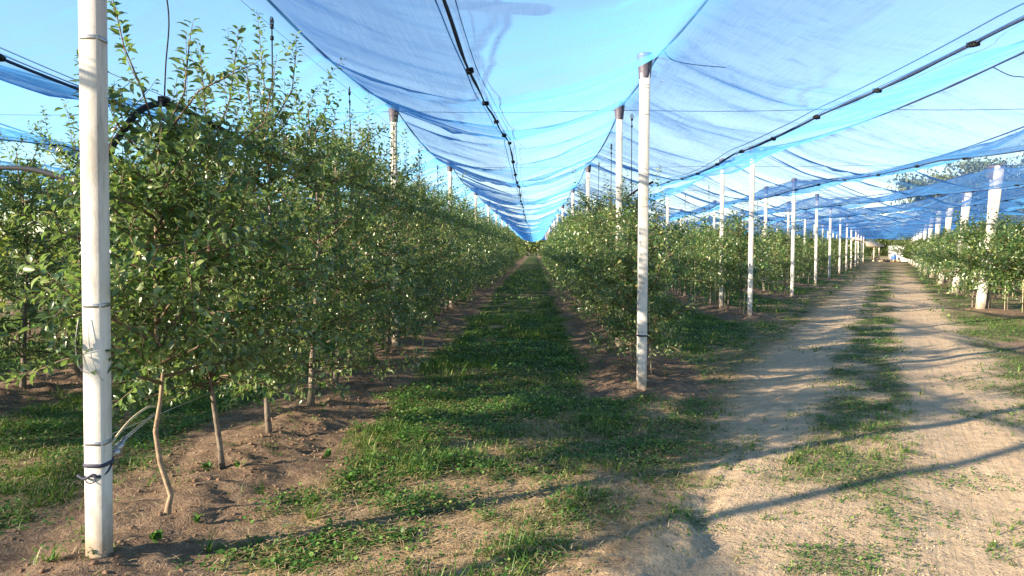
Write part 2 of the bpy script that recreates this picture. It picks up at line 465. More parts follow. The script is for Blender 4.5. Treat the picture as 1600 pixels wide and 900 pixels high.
for nm, val in zip(("sand", "soil", "veg"), cover(GX, GY)):
    a = ground.data.attributes.new(nm, 'FLOAT', 'POINT')
    if nm == 'veg': val = val * (1 - 0.30 * sstep(1.0, 1.6, road_s(GX, GY)) * (1 - sstep(20, 40, GY)))
    a.data.foreach_set("value", np.clip(val, 0, 1).ravel().astype(np.float32))

# ------------------------------------------------------------------ row phrases used in labels
ORD = ["first", "second", "third", "fourth", "fifth", "sixth", "seventh", "eighth", "ninth", "tenth", "eleventh", "twelfth", "thirteenth", "fourteenth", "fifteenth", "sixteenth", "seventeenth", "eighteenth", "nineteenth", "twentieth"]
for _t, _o in (("twenty", "twentieth"), ("thirty", "thirtieth"), ("forty", "fortieth"), ("fifty", "fiftieth"), ("sixty", "sixtieth")):
    if _t != "twenty": ORD.append(_o)
    ORD += [_t + "-" + q for q in ORD[:9]]
def row_phrase(i):
    if i == 0: return "tall row edging the grass aisle"
    if i == 1: return "low row between aisle and dirt road"
    if i < 0: return ORD[-i - 1] + " row behind the tall aisle row"
    return ORD[i - 1] + " row out from the aisle"

# ------------------------------------------------------------------ posts
POST_W = 0.092
def post_mesh(h, lean=(0, 0)):
    b = MB()
    c = 0.005; w = POST_W / 2
    prof = [(-w + c, -w), (w - c, -w), (w, -w + c), (w, w - c), (w - c, w), (-w + c, w), (-w, w - c), (-w, -w + c)]
    zs = np.linspace(-0.15, h, 9)
    v = []
    for k, z in enumerate(zs):
        t = z / h
        for (x, y) in prof:
            v.append((x + lean[0] * t, y + lean[1] * t, z))
    q = []
    for k in range(len(zs) - 1):
        for j in range(8):
            q.append([k * 8 + j, k * 8 + (j + 1) % 8, k * 8 + 8 + (j + 1) % 8, k * 8 + 8 + j])
    o = (len(zs) - 1) * 8
    q += [[o, o + 1, o + 2, o + 3], [o, o + 3, o + 4, o + 7], [o + 4, o + 5, o + 6, o + 7]]
    b.add(v, quads=q)
    return b.mesh("concrete_post", M["concrete"])
def cap_mesh():
    b = MB(); nseg = 24
    v = []; rings = [(-0.24, 0.062), (-0.22, 0.064), (0.0, 0.088), (0.015, 0.094), (0.03, 0.085), (0.045, 0.03)]
    for z, r in rings:
        for k in range(nseg):
            rr = r * (1.0 + (0.035 if k % 2 else -0.035) * (1 if z < 0.01 else 0.2))
            v.append((rr * math.cos(k * 2 * math.pi / nseg), rr * math.sin(k * 2 * math.pi / nseg), z))
    q = [[i * nseg + j, i * nseg + (j + 1) % nseg, (i + 1) * nseg + (j + 1) % nseg, (i + 1) * nseg + j] for i in range(len(rings) - 1) for j in range(nseg)]
    t = [[(len(rings) - 1) * nseg, (len(rings) - 1) * nseg + j, (len(rings) - 1) * nseg + j + 1] for j in range(1, nseg - 1)]
    b.add(v, tris=t, quads=q)
    return b.mesh("cap", M["cap"])
def band_mesh(mat="steel", hh=0.010, t=0.004):
    b = MB(); w = POST_W / 2 + t
    c = 0.014
    prof = [(-w + c, -w), (w - c, -w), (w, -w + c), (w, w - c), (w - c, w), (-w + c, w), (-w, w - c), (-w, -w + c)]
    v = [(x, y, z) for z in (-hh, hh) for (x, y) in prof]
    v += [(x * 0.93, y * 0.93, z) for z in (-hh, hh) for (x, y) in prof]
    q = []
    for j in range(8):
        k = (j + 1) % 8
        q += [[j, k, 8 + k, 8 + j], [8 + j, 8 + k, 24 + k, 24 + j], [k, j, 16 + j, 16 + k]]
    b.add(v, quads=q)
    return b.mesh("band", M[mat])
H_POST = 3.9
ME_POST = post_mesh(H_POST); ME_CAP = cap_mesh(); ME_BAND = band_mesh(); ME_WIREBAND = band_mesh("steel", 0.003, 0.003); ME_STRAPBAND = band_mesh("strap", 0.009, 0.008)
def make_post(x, y, label, group, tilt=(0, 0), scale=1.0, bands=(), name="concrete_post", mesh=None, cap=True, rz=0.0, width=1.0):
    r = empty(name, (x, y, gz(x, y) - 0.03), rz)
    r.rotation_euler = (tilt[0], tilt[1], rz)
    tag(r, label, "post", group)
    s = link("shaft", mesh or ME_POST, r); s.scale = (width, width, scale)
    if cap:
        c = link("cap", ME_CAP, r); c.location = (0, 0, H_POST * scale + 0.01)
    for zb, kind in bands:
        bnd = link({"b": "band", "w": "wire_tie", "s": "strap"}[kind], {"b": ME_BAND, "w": ME_WIREBAND, "s": ME_STRAPBAND}[kind], r)
        bnd.location = (0, 0, zb); bnd.scale = (width, width, 1)
        bnd.rotation_euler = (random.uniform(-.03, .03), random.uniform(-.03, .03), 0)
    return r
STATIONS = {}
for i in ROWS_ALL:
    ys = [END_LEFT[i]]
    y = 12.0
    while y < Y_FAR:
        if y > END_LEFT[i] + 2.2: ys.append(y)
        y += 8.0
    STATIONS[i] = ys
P_GROUP = "concrete posts along the tree rows"
MIN_ROW = -1
for i in range(MIN_ROW, 15):
    for k, y in enumerate(STATIONS[i]):
        if y > (60 if i <= 0 else 96): break
        if i == -1 and 30 < y: break
        if i >= 2 and k > 6: break
        x = row_x(i)
        tilt = (random.uniform(-0.006, 0.006), random.uniform(-0.006, 0.006))
        if k == 0:
            if i == 0:
                lab = "thick white concrete end post with steel bands and a dark strap"
                make_post(-2.207, 3.61, lab, None, (0, 0.017), 1.0, ((2.60, "b"), (1.30, "b"), (0.61, "b"), (0.50, "s")), width=1.02)
                continue
            if i == 1:
                make_post(1.22, 8.44, "lone concrete end post between grass aisle and dirt road, wrapped with wire", None, (0, 0.002), 0.965,
                          ((3.45, "w"), (3.42, "w"), (3.13, "w"), (0.68, "w"), (0.64, "s"), (2.1, "w")), width=1.12)
                continue
            if i == -1:
                lab = "concrete end post of the " + row_phrase(i)
            else:
                lab = "concrete road-side end post of the " + row_phrase(i)
        else:
            lab = ORD[k - 1] + " post after the end post in " + row_phrase(i)
        make_post(x + random.uniform(-.04, .04), y, lab, P_GROUP, tilt, 1.0 + random.uniform(-.012, .012), ((3.35, "w"), (2.3, "w")) if y < 40 else ())

# paired leaning anchor posts where the rows go on across the road
LEAN = 0.55
for i in range(4, 14):
    x, y = row_x(i), END_RIGHT[i]
    r = empty("anchor_post_pair", (x, y, gz(x, y) - 0.03))
    tag(r, "pair of leaning concrete anchor posts, " + ORD[i - 4] + " along the far road edge", "post", "leaning anchor posts across the road")
    for sgn in (-1, 1):
        s = link("shaft", ME_POST, r)
        s.location = (0.145 * sgn - 0.12, 0.13 * sgn - 0.05, 0); s.rotation_euler = (0.01 - 0.02 * sgn, 0.068 - 0.016 * sgn, 0.1 * sgn)
        s.scale = (1.95, 1.95, 0.97)
    c = link("cap", ME_CAP, r); c.location = (0.14, -0.03, 3.76); c.scale = (2.5, 2.5, 1.3)
    b = MB()
    for zz in (1.75, 1.8, 3.3, 3.34, 3.38):
        th = np.linspace(0, 2 * math.pi, 17)
        cx = 0.068 * zz - 0.12
        b.tube(np.stack([cx + 0.27 * np.cos(th) * (1.1 - zz * 0.1), 0.24 * np.sin(th), zz + 0.02 * np.sin(th)], -1), 0.006, 5, cap=False)
    b.build("wire_binding", M["steel"], r)

# ------------------------------------------------------------------ nets
def ridge_z(i, y):
    ys = list(STATIONS[i])
    hs = [3.93] * len(ys)
    if i == 1: hs[0] = 3.80
    if i in END_RIGHT:
        ys = [END_RIGHT[i]] + ys; hs = [3.85] + hs
    pre = []
    y0 = ys[0] - 9.0
    while y0 > -30:
        pre.append(y0); y0 -= 9.0
    ys = pre[::-1] + ys; hs = [3.88] * len(pre) + hs
    ys.append(Y_FAR + 10); hs.append(3.9)
    ys = np.array(ys); hs = np.array(hs)
    k = np.clip(np.searchsorted(ys, y) - 1, 0, len(ys) - 2)
    t = np.clip((y - ys[k]) / (ys[k + 1] - ys[k]), 0, 1)
    span = ys[k + 1] - ys[k]
    return hs[k] * (1 - t) + hs[k + 1] * t - (0.20 * (span / 8) ** 2).clip(0, 0.33) * 4 * t * (1 - t)
def seam_x(i, y):
    """seam between row i and i+1"""
    return 0.5 * (row_x(i) + row_x(i + 1)) + 0.04 * np.sin(y * 0.13 + i * 1.7) - (0.12 * (1 - sstep(5, 14, y)) if i == 0 else 0)
def seam_z(i, y):
    a = 0.5 * (ridge_z(i, y) + ridge_z(i + 1, y))
    return a - 0.58 - 0.03 * np.sin(y * 0.37 + i * 2.1)
def net_start(i):
    if i <= 1: return -7.0
    return max(-7.0, END_RIGHT[i] - RIGHT_LEN)
def folds(u, y, seed):
    """cross folds of slack net; u in -1..1 from seam to seam"""
    yy = y + 0.28 * u * u + 0.35 * (fbm(u * 0.8 + seed * 3.7 + 40, y * 0.25 + 3, 2) - 0.5) * 2
    a = 1 - np.abs(2 * vnoise(yy * 0.75 + seed * 13.1, u * 0.45 + seed) - 1)
    b = 1 - np.abs(2 * vnoise(yy * 1.9 + seed * 5.7 + 60, u * 0.9 + 7 + seed) - 1)
    c = vnoise(yy * 0.33 + seed * 2.3, u * 0.6 + 11)
    return (-0.15 * a ** 6 - 0.05 * b ** 4) * (0.6 + 0.4 * sstep(6, 18, y)) + 0.10 * (c - 0.5)
YN = axis([(-7, 40, 0.11, 0.14), (40, Y_FAR, 0.2, 0.9)])
SEG = 9
def make_net(i):
    ys = YN[YN >= net_start(i)]
    rz_ = ridge_z(i, ys)
    b = MB()
    cols = []
    for half in (-1, 1):
        j = i - 1 if half < 0 else i
        ok = (j >= ROWS_ALL[0]) and (j + 1 <= ROWS_ALL[-1])
        if ok:
            sx = seam_x(j, ys); sz = seam_z(j, ys)
        else:
            sx = np.full(len(ys), row_x(i) + half * STEP / 2); sz = rz_ - 0.58
        rng = range(SEG, 0, -1) if half < 0 else range(0, SEG + 1)
        for k in rng:
            t = k / SEG
            x = row_x(i) + (sx - row_x(i)) * t
            z = rz_ + (sz - rz_) * (t + 0.32 * t * (1 - t))
            w = (math.sin(math.pi * min(1, t * 0.93 + 0.07)) ** 0.6)
            z = z + folds(half * t, ys, i) * w
            cols.append(np.stack([x, ys, z], -1))
    g = np.stack(cols, 1)                       # (ny, ncol, 3)
    n0, n1 = g.shape[:2]
    ii = np.arange(n0 * n1).reshape(n0, n1)
    q = np.stack([ii[:-1, :-1], ii[:-1, 1:], ii[1:, 1:], ii[1:, :-1]], -1).reshape(-1, 4)
    b.add(g.reshape(-1, 3), quads=q)
    root = empty("hail_net", (row_x(i), float(ys[0]), 0))
    inv = Matrix.Translation((-row_x(i), -float(ys[0]), 0))
    tag(root, "translucent blue-grey hail net strip over the " + row_phrase(i), "net", "hail net strips over the rows")
    o = b.build("mesh_sheet", M["net"], root, smooth=True); o.matrix_parent_inverse = inv
    # ridge cable carrying the strip, with the net bunched round it
    yc = ys[::3]
    rb = MB(); rr = 0.010 + 0.007 * vnoise(yc * 2.0, yc * 0 + i)
    rb.tube(np.stack([np.full(len(yc), row_x(i)), yc, ridge_z(i, yc) + 0.008], -1), rr, 5)
    o = rb.build("ridge_cable", M["net_hem"], root, smooth=True); o.matrix_parent_inverse = inv
    if i + 1 <= ROWS_ALL[-1]:
        sb = MB()
        y1 = max(net_start(i), net_start(i + 1)); yc = ys[ys >= y1][::2]
        rr = 0.008 + 0.009 * vnoise(yc * 1.7 + 5, yc * 0 + i * 3)
        sb.tube(np.stack([seam_x(i, yc) + 0.005 * np.sin(yc * 3), yc, seam_z(i, yc) - 0.01], -1), rr, 6)
        for off, up_, rad_ in ((-0.075, 0.035, 0.0055), (0.06, 0.03, 0.004)):
            eb = MB(); eb.tube(np.stack([seam_x(i, yc) + off * (0.75 + 0.5 * vnoise(yc * 0.8, yc * 0 + i)), yc, seam_z(i, yc) + up_ + 0.012], -1), rad_, 4)
            eo = eb.build("selvedge", M["net_hem"], root, smooth=True); eo.matrix_parent_inverse = inv
        o = sb.build("seam_hem", M["net_hem"], root, smooth=True); o.matrix_parent_inverse = inv
        yk = 5.6 if i != 0 else 6.05
        while yk < (45 if i >= 0 else 20):
            if yk > y1:
                c = link("clip", ME_CLIP, root)
                c.matrix_parent_inverse = inv
                c.location = (float(seam_x(i, np.array([yk]))[0]), yk, float(seam_z(i, np.array([yk]))[0]) - 0.012)
                c.rotation_euler = (random.uniform(-.15, .15), random.uniform(-.3, .3), random.uniform(-.15, .15))
            yk += 1.55 + random.uniform(-.08, .08)
    return root
def clip_mesh():
    b = MB()
    b.box((0, 0, 0.012), (0.055, 0.11, 0.012)); b.box((0, 0, -0.012), (0.05, 0.10, 0.012))
    for yy in (-0.04, 0.0, 0.04):
        b.box((0, yy, -0.001), (0.05, 0.014, 0.024))
    b.box((0.030, 0, 0.0), (0.008, 0.05, 0.034))
    return b.mesh("clip", M["black_plastic"])
ME_CLIP = clip_mesh()
NETS = {i: make_net(i) for i in ROWS_ALL}

# cross cables from post top to post top, and the thin trellis wires along the rows
def cable(name, pts, r, label, group=None, mat="steel", cat="cable"):
    b = MB(); b.tube(pts, r, 5)
    o = b.build(name, M[mat])
    return tag(o, label, cat, group)
for k, y in enumerate((12.0, 20.0, 28.0, 36.0)):
    xs = np.linspace(row_x(-2), row_x(5), 60)
    z = 3.86 - 0.03 * np.abs(np.sin((xs - row_x(0)) / STEP * math.pi))
    cable("cross_cable", np.stack([xs, np.full(60, y), z], -1), 0.005, "thin steel cable spanning the rows at the %s line of inner posts" % ORD[k], "cross cables under the net", "net_hem")
for i in (-1, 0, 1, 2, 3):
    y0 = END_LEFT[i]
    for z, nm in ((0.62, "lowest"), (1.3, "middle"), (2.55, "upper"), (3.52, "topmost")):
        ys_ = np.linspace(y0, 60, 40)
        cable("trellis_wire", np.stack([np.full(40, row_x(i)) + (0.05 if z > 1 else -0.05), ys_, z + 0.015 * np.sin(ys_ * 0.8)], -1), 0.0022,
              nm + " thin trellis wire strung along the " + row_phrase(i), "trellis wires along the rows", cat="wire")

# ------------------------------------------------------------------ apple trees
def leaf_template(lod):
    if lod == 0:
        sp = [(0, 0, 0), (0, 0.28, -0.02), (0, 0.66, -0.05), (0, 0.98, -0.20)]
        v = [sp[0], sp[1], sp[2], sp[3], (-0.235, 0.32, 0.085), (0.235, 0.32, 0.085), (-0.205, 0.66, 0.045), (0.205, 0.66, 0.045)]
        t = [(0, 5, 1), (0, 1, 4), (1, 5, 7), (1, 7, 2), (1, 2, 6), (1, 6, 4), (2, 7, 3), (2, 3, 6)]
    elif lod == 1:
        v = [(0, 0, 0), (0, 0.5, -0.05), (0, 1.0, -0.14), (-0.25, 0.48, 0.05), (0.25, 0.48, 0.05)]
        t = [(0, 4, 1), (0, 1, 3), (1, 4, 2), (1, 2, 3)]
    else:
        v = [(0, 0, 0), (-0.3, 0.5, 0.06), (0.3, 0.5, 0.06), (0, 1.0, -0.1)]
        t = [(0, 2, 1), (1, 2, 3)]
    return np.array(v, float), np.array(t)
LEAF = [leaf_template(k) for k in range(3)]
def frames(d, up):
    d = d / (np.linalg.norm(d, axis=1)[:, None] + 1e-9)
    s = np.cross(d, up); s /= np.linalg.norm(s, axis=1)[:, None] + 1e-9
    n = np.cross(s, d)
    return np.stack([s, d, n], -1)             # columns: side, along, normal
def tree_geo(seed, H, base, rad, n_limb, shoots, leaf_step, leaf_len, tops=8, trunk_pts=None, trunk_r=0.032, sparse=1.0, extra=(), el_min=-0.32):
    """returns trunk path, limbs, twigs and leaf frames in tree-local metres"""
    g = np.random.default_rng(seed)
    if trunk_pts is None:
        zt = np.linspace(-0.05, H, 12)
        wob = np.cumsum(g.normal(0, 0.018, (12, 2)), 0); wob -= wob[0]
        trunk = np.stack([wob[:, 0], wob[:, 1], zt], -1)
    else:
        trunk = np.asarray(trunk_pts, float)
    tr = np.interp(np.linspace(0, 1, len(trunk)), [0, 0.06, 0.3, 1], [trunk_r * 1.35, trunk_r, trunk_r * 0.8, 0.006])
    def at(z):
        return np.array([np.interp(z, trunk[:, 2], trunk[:, k]) for k in range(3)])
    limbs = []; twigs = []; lp = []; ld = []; lu = []; ls = []
    def shoot(p0, d0, L, step, curve=0.25, droop=0.0):
        n = max(3, int(L / 0.06))
        pts = [p0]; d = d0 / np.linalg.norm(d0)
        for _ in range(n):
            d = d + np.array([0, 0, curve - droop]) * (1.0 / n) + g.normal(0, 0.05, 3)
            d = d / np.linalg.norm(d); pts.append(pts[-1] + d * L / n)
        pts = np.array(pts)
        m = max(2, int(L / step))
        ph = g.uniform(0, 6.28)
        for q in range(m):
            t = (q + 0.6) / m
            f = t * (len(pts) - 1); k = min(int(f), len(pts) - 2)
            p = pts[k] + (pts[k + 1] - pts[k]) * (f - k)
            ax = pts[k + 1] - pts[k]; ax = ax / np.linalg.norm(ax)
            ph += 2.4 + g.normal(0, 0.3)
            a = np.cross(ax, [0.3, 0.2, 1.0]); a /= np.linalg.norm(a) + 1e-9
            bb = np.cross(ax, a)
            rad_d = a * math.cos(ph) + bb * math.sin(ph)
            d_ = rad_d * g.uniform(0.7, 1.1) + ax * g.uniform(0.15, 0.8) + np.array([0, 0, g.uniform(-0.35, 0.2)])
            u_ = ax * 0.7 + np.array([0, 0, 0.8]) + g.normal(0, 0.5, 3)
            lp.append(p + rad_d * 0.01); ld.append(d_); lu.append(u_)
            ls.append(leaf_len * g.uniform(0.55, 1.25) * (1 - 0.35 * max(0, t - 0.6) / 0.4))
        return pts
    ga = g.uniform(0, 6.28)
    for k in range(n_limb):
        z = base + (H - 0.25 - base) * ((k + g.uniform(0, 0.7)) / n_limb)
        ga += 2.399 + g.normal(0, 0.25)
        prof = 1.0 - 0.62 * max(0, (z - base) / (H - base) - 0.25) / 0.75
        L = rad * prof * g.uniform(0.75, 1.15)
        el = g.uniform(el_min, 0.55) + 0.3 * (z / H)
        d = np.array([math.cos(ga) * math.cos(el), math.sin(ga) * math.cos(el), math.sin(el)])
        p0 = at(z)
        n = 6; pts = [p0]; dd = d.copy()
        for _ in range(n):
            dd = dd + g.normal(0, 0.10, 3) + np.array([0, 0, 0.02]); dd /= np.linalg.norm(dd)
            pts.append(pts[-1] + dd * L / n)
        pts = np.array(pts); limbs.append((pts, np.linspace(0.011, 0.004, n + 1)))
        ns = max(3, int(shoots * (0.5 + 0.5 * prof) * sparse))
        for q in range(ns):
            t = g.uniform(0.12, 1.0); f = t * n; kk = min(int(f), n - 1)
            p = pts[kk] + (pts[kk + 1] - pts[kk]) * (f - kk)
            sd = dd * 0.5 + g.normal(0, 0.75, 3) + np.array([0, 0, 0.35])
            twigs.append(shoot(p, sd, g.uniform(0.12, 0.34), leaf_step, 0.25, g.uniform(0, 0.35)))
        twigs.append(shoot(pts[-1], dd, g.uniform(0.15, 0.35), leaf_step, 0.3))
    for q in range(tops):                       # upright summer shoots
        z = H - g.uniform(0.0, 0.9)
        p = at(z) + np.array([g.normal(0, 0.16), g.normal(0, 0.2), 0])
        sd = np.array([g.normal(0, 0.25), g.normal(0, 0.25), 1.0])
        twigs.append(shoot(p, sd, g.uniform(0.35, 0.75), leaf_step * 1.15, 0.2))
    for path in extra:                          # single long branches and leaders
        path = np.asarray(path, float)
        path[0] = at(path[0][2])
        limbs.append((path, np.linspace(0.008, 0.0025, len(path))))
        for q in range(len(path) - 1):
            dv = path[q + 1] - path[q]
            if q > 0 or len(path) < 4:
                twigs.append(shoot(path[q], dv, float(np.linalg.norm(dv)), leaf_step * 0.9, 0.0))
                for _ in range(2): twigs.append(shoot(path[q] + dv * g.random(), dv / np.linalg.norm(dv) + g.normal(0, 0.6, 3), g.uniform(0.08, 0.2), leaf_step, 0.2))
        twigs.append(shoot(path[-1], path[-1] - path[-2], 0.12, leaf_step * 0.8, 0.1))
    return dict(trunk=trunk, tr=tr, limbs=limbs, twigs=twigs, p=np.array(lp), R=frames(np.array(ld), np.array(lu)), s=np.array(ls), rnd=g.random(len(lp)) ** 1.3)
def geo_meshes(G, lod, twig=True, bark="bark", keep=None, sides=7):
    tb = MB(); tb.tube(G["trunk"], G["tr"], sides)
    lb = MB()
    for pts, r in G["limbs"]: lb.tube(pts, r, 5 if lod == 0 else 3)
    if twig:
        for pts in G["twigs"]: lb.tube(pts if lod == 0 else pts[::2], np.linspace(0.0032, 0.0014, len(pts if lod == 0 else pts[::2])), 3, cap=False)
    cb = MB()
    sel = np.ones(len(G["p"]), bool) if keep is None else keep
    cb.scatter(LEAF[lod][0], LEAF[lod][1], G["p"][sel], G["R"][sel], G["s"][sel], G["rnd"][sel])
    return tb.mesh("trunk", M[bark], True), lb.mesh("limbs", M["twig"], True), cb.mesh("crown", M["leaf"])
def stake_mesh(h=1.3):
    b = MB(); b.tube([(0, 0, -0.05), (0.008, 0.004, h * 0.5), (0, 0.01, h)], [0.011, 0.010, 0.009], 6)
    for z in (0.3, 0.62, 0.95): b.tube([(0, 0, z - 0.006), (0, 0, z + 0.006)], 0.014, 6)
    return b.mesh("stake", M["stake"])
ME_STAKE = stake_mesh()
T_GROUP = "apple trees in the orchard rows"
def put_tree(meshes, x, y, rz, label, sc=1.0, stake=False, group=T_GROUP):
    r = empty("apple_tree", (x, y, gz(x, y) - 0.02), rz)
    r.scale = (sc, sc, sc)
    tag(r, label, "apple tree", group)
    link("trunk", meshes[0], r); link("limbs", meshes[1], r)
    c = link("crown", meshes[2], r); c["kind"] = "stuff"
    if stake:
        s = link("stake", ME_STAKE, r); s.location = (0.07, -0.05, 0); s.rotation_euler = (random.uniform(-.05, .05), random.uniform(-.05, .05), random.uniform(0, 6))
    return r

# --- prototypes: tall (edging the aisle) and lower (towards the road), near / middle distance
TALL_N = [geo_meshes(tree_geo(100 + k, 2.86 + 0.08 * (k % 3), 0.32, 0.82, 36, 11, 0.0185, 0.069), 0) for k in range(4)]
TALL_M = [geo_meshes(tree_geo(200 + k, 2.86 + 0.08 * (k % 3), 0.32, 0.82, 30, 11, 0.030, 0.092), 1, twig=False, sides=5) for k in range(4)]
LOW_N = [geo_meshes(tree_geo(300 + k, 2.15 + 0.1 * (k % 3), 0.36, 0.74, 30, 11, 0.0185, 0.069, tops=9, trunk_r=0.024), 0) for k in range(4)]
LOW_M = [geo_meshes(tree_geo(400 + k, 2.2 + 0.12 * (k % 3), 0.52, 0.76, 30, 11, 0.031, 0.094, tops=7, trunk_r=0.022), 1, twig=False, sides=5) for k in range(5)]
WIDE_M = [geo_meshes(tree_geo(450 + k, 1.95 + 0.1 * (k % 3), 0.46, 0.92, 36, 13, 0.031, 0.094, tops=8, trunk_r=0.022), 1, twig=False, sides=5) for k in range(4)]

LEAF_ME = []
for k in range(6):
    b = MB(); b.add(LEAF[0][0], tris=LEAF[0][1], rnd=(k + 0.5) / 6); LEAF_ME.append(b.mesh("leaf", M["leaf"]))
def put_hero(G, x, y, label, bark, n_leaf=260):
    """one of the nearest trees: its nearest leaves are pieces of their own"""
    base = np.array([x, y, gz(x, y) - 0.02])
    w = G["p"] + base
    dist = np.linalg.norm(w - np.array([0, 0, CAM_H]), axis=1)
    order = np.argsort(dist)[:n_leaf]
    keep = np.ones(len(w), bool); keep[order] = False
    ms = geo_meshes(G, 0, bark=bark, keep=keep, sides=10)
    r = put_tree(ms, x, y, 0.0, label)
    for q in order:
        o = bpy.data.objects.new("leaf", LEAF_ME[min(5, int(G["rnd"][q] * 6))])
        COL.objects.link(o); o.parent = r
        m = Matrix([[*(G["R"][q][a]), G["p"][q][a]] for a in range(3)] + [[0, 0, 0, 1]])
        o.matrix_basis = m @ Matrix.Scale(float(G["s"][q]), 4)
    return r

# first tree: thin, bent young stem that forks; second and third: straight grey stems
bent = [(0.0, 0.0, -0.05), (0.01, 0, 0.06), (0.03, 0, 0.14), (-0.03, 0, 0.33), (-0.055, 0, 0.52), (-0.02, 0.0, 0.70), (0.0, 0.0, 0.86), (-0.04, 0.01, 1.08), (-0.05, 0.03, 1.5), (-0.02, 0.04, 2.1), (0.0, 0.05, 2.45)]
G1 = tree_geo(501, 2.4, 0.76, 0.64, 34, 12, 0.0185, 0.069, tops=8, trunk_pts=bent, trunk_r=0.019, el_min=0.0, extra=(
    [(-0.04, 0, 1.0), (-0.3, -0.05, 1.02), (-0.55, -0.1, 0.95), (-0.75, -0.12, 0.86)], [(-0.05, 0, 1.4), (-0.35, -0.05, 1.42), (-0.62, -0.1, 1.35)],
    [(0.0, 0, 0.9), (0.16, 0, 1.12), (0.26, 0.02, 1.45), (0.32, 0.05, 1.9)],
    [(0, 0, 2.2), (-0.08, 0, 2.5), (-0.18, 0, 2.75), (-0.24, 0, 3.02)], [(0.05, 0, 2.2), (0.14, 0.05, 2.5), (0.18, 0.05, 2.8)], [(0.0, 0, 2.2), (0.25, 0.0, 2.5), (0.50, 0.1, 2.66)], [(0, 0, 2.2), (-0.25, 0, 2.45), (-0.38, 0, 2.62)]))
G2 = tree_geo(502, 2.45, 0.58, 0.76, 40, 12, 0.0185, 0.069, tops=10, trunk_r=0.020, el_min=-0.15, extra=([(0, 0, 2.3), (0.1, 0, 2.65), (0.16, 0, 3.05)], [(0, 0, 2.3), (-0.12, 0.1, 2.6), (-0.14, 0.1, 2.95)], [(0.1, 0, 2.2), (0.35, 0, 2.5), (0.42, 0, 2.85)], [(0, 0, 0.72), (0.25, -0.15, 0.72), (0.5, -0.25, 0.64)], [(0, 0, 0.66), (-0.2, -0.25, 0.66), (-0.35, -0.45, 0.6)], [(0, 0, 0.8), (0.3, 0.1, 0.72), (0.55, 0.2, 0.60)]))
G3 = tree_geo(503, 2.7, 0.40, 0.80, 36, 12, 0.0185, 0.069, tops=11, trunk_r=0.024, el_min=-0.25, extra=([(0, 0, 2.5), (0.0, 0, 2.95), (-0.04, 0, 3.42)], [(0, 0, 2.5), (0.2, 0.1, 2.9), (0.24, 0.1, 3.25)], [(0, 0, 2.4), (-0.2, 0.2, 2.8), (-0.22, 0.2, 3.1)], [(0, 0, 0.55), (0.3, -0.1, 0.55), (0.6, -0.15, 0.45)], [(0, 0, 0.6), (0.1, -0.3, 0.55), (0.2, -0.55, 0.48)]))
put_hero(G1, -2.18, 4.24, "apple tree with thin bent young stem tied to the banded end post", "bark_young")
put_hero(G2, -2.26, 5.22, "apple tree with straight grey stem, second from the banded end post", "bark")
put_hero(G3, -2.24, 6.12, "apple tree with grey stem on dark soil, third from the banded end post", "bark")

n_tree = 3
for i in (0, 1, -1, 2, 3, 4, 5, 6):
    y = {0: 7.2, 1: 9.3, -1: 6.2}.get(i, END_LEFT[i] + 0.75)
    k = 3 if i == 0 else 0
    y_end = {-1: 24.0}.get(i, 56.0)
    while y < y_end:
        k += 1
        tall = i <= 0
        near = y < 15.5 and i <= 1
        pool = (TALL_N if near else TALL_M) if tall else (LOW_N if near else LOW_M)
        lab = "apple tree, %s from the end of the %s" % (ORD[k - 1], row_phrase(i))
        sc = random.uniform(0.93, 1.05) if tall else random.uniform(0.86, 1.12)
        if i == 1: sc *= 0.94 if y < 12 else 1.04
        put_tree(pool[(k * 3 + i) % len(pool)], row_x(i) + random.uniform(-.06, .06), y + random.uniform(-.08, .08), random.uniform(0, 6.28), lab, sc,
                 stake=(not tall and y < 32))
        n_tree += 1
        y += 1.0 if tall else (1.0 if i == 1 else 1.12)
for i in range(4, 8):
    y = END_RIGHT[i] + 0.55; k = 0
    while y > END_RIGHT[i] - (4.0 if i < 6 else 5.0):
        k += 1
        put_tree(WIDE_M[(k + i) % len(WIDE_M)], row_x(i) + random.uniform(-.06, .06), y, random.uniform(0, 6.28),
                 "sunlit apple tree, %s in the row at the %s leaning anchor post pair" % (ORD[k - 1], ORD[i - 4]), random.uniform(1.05, 1.2), stake=True, group="apple trees across the dirt road")
        n_tree += 1; y -= 0.75
print("trees", n_tree)

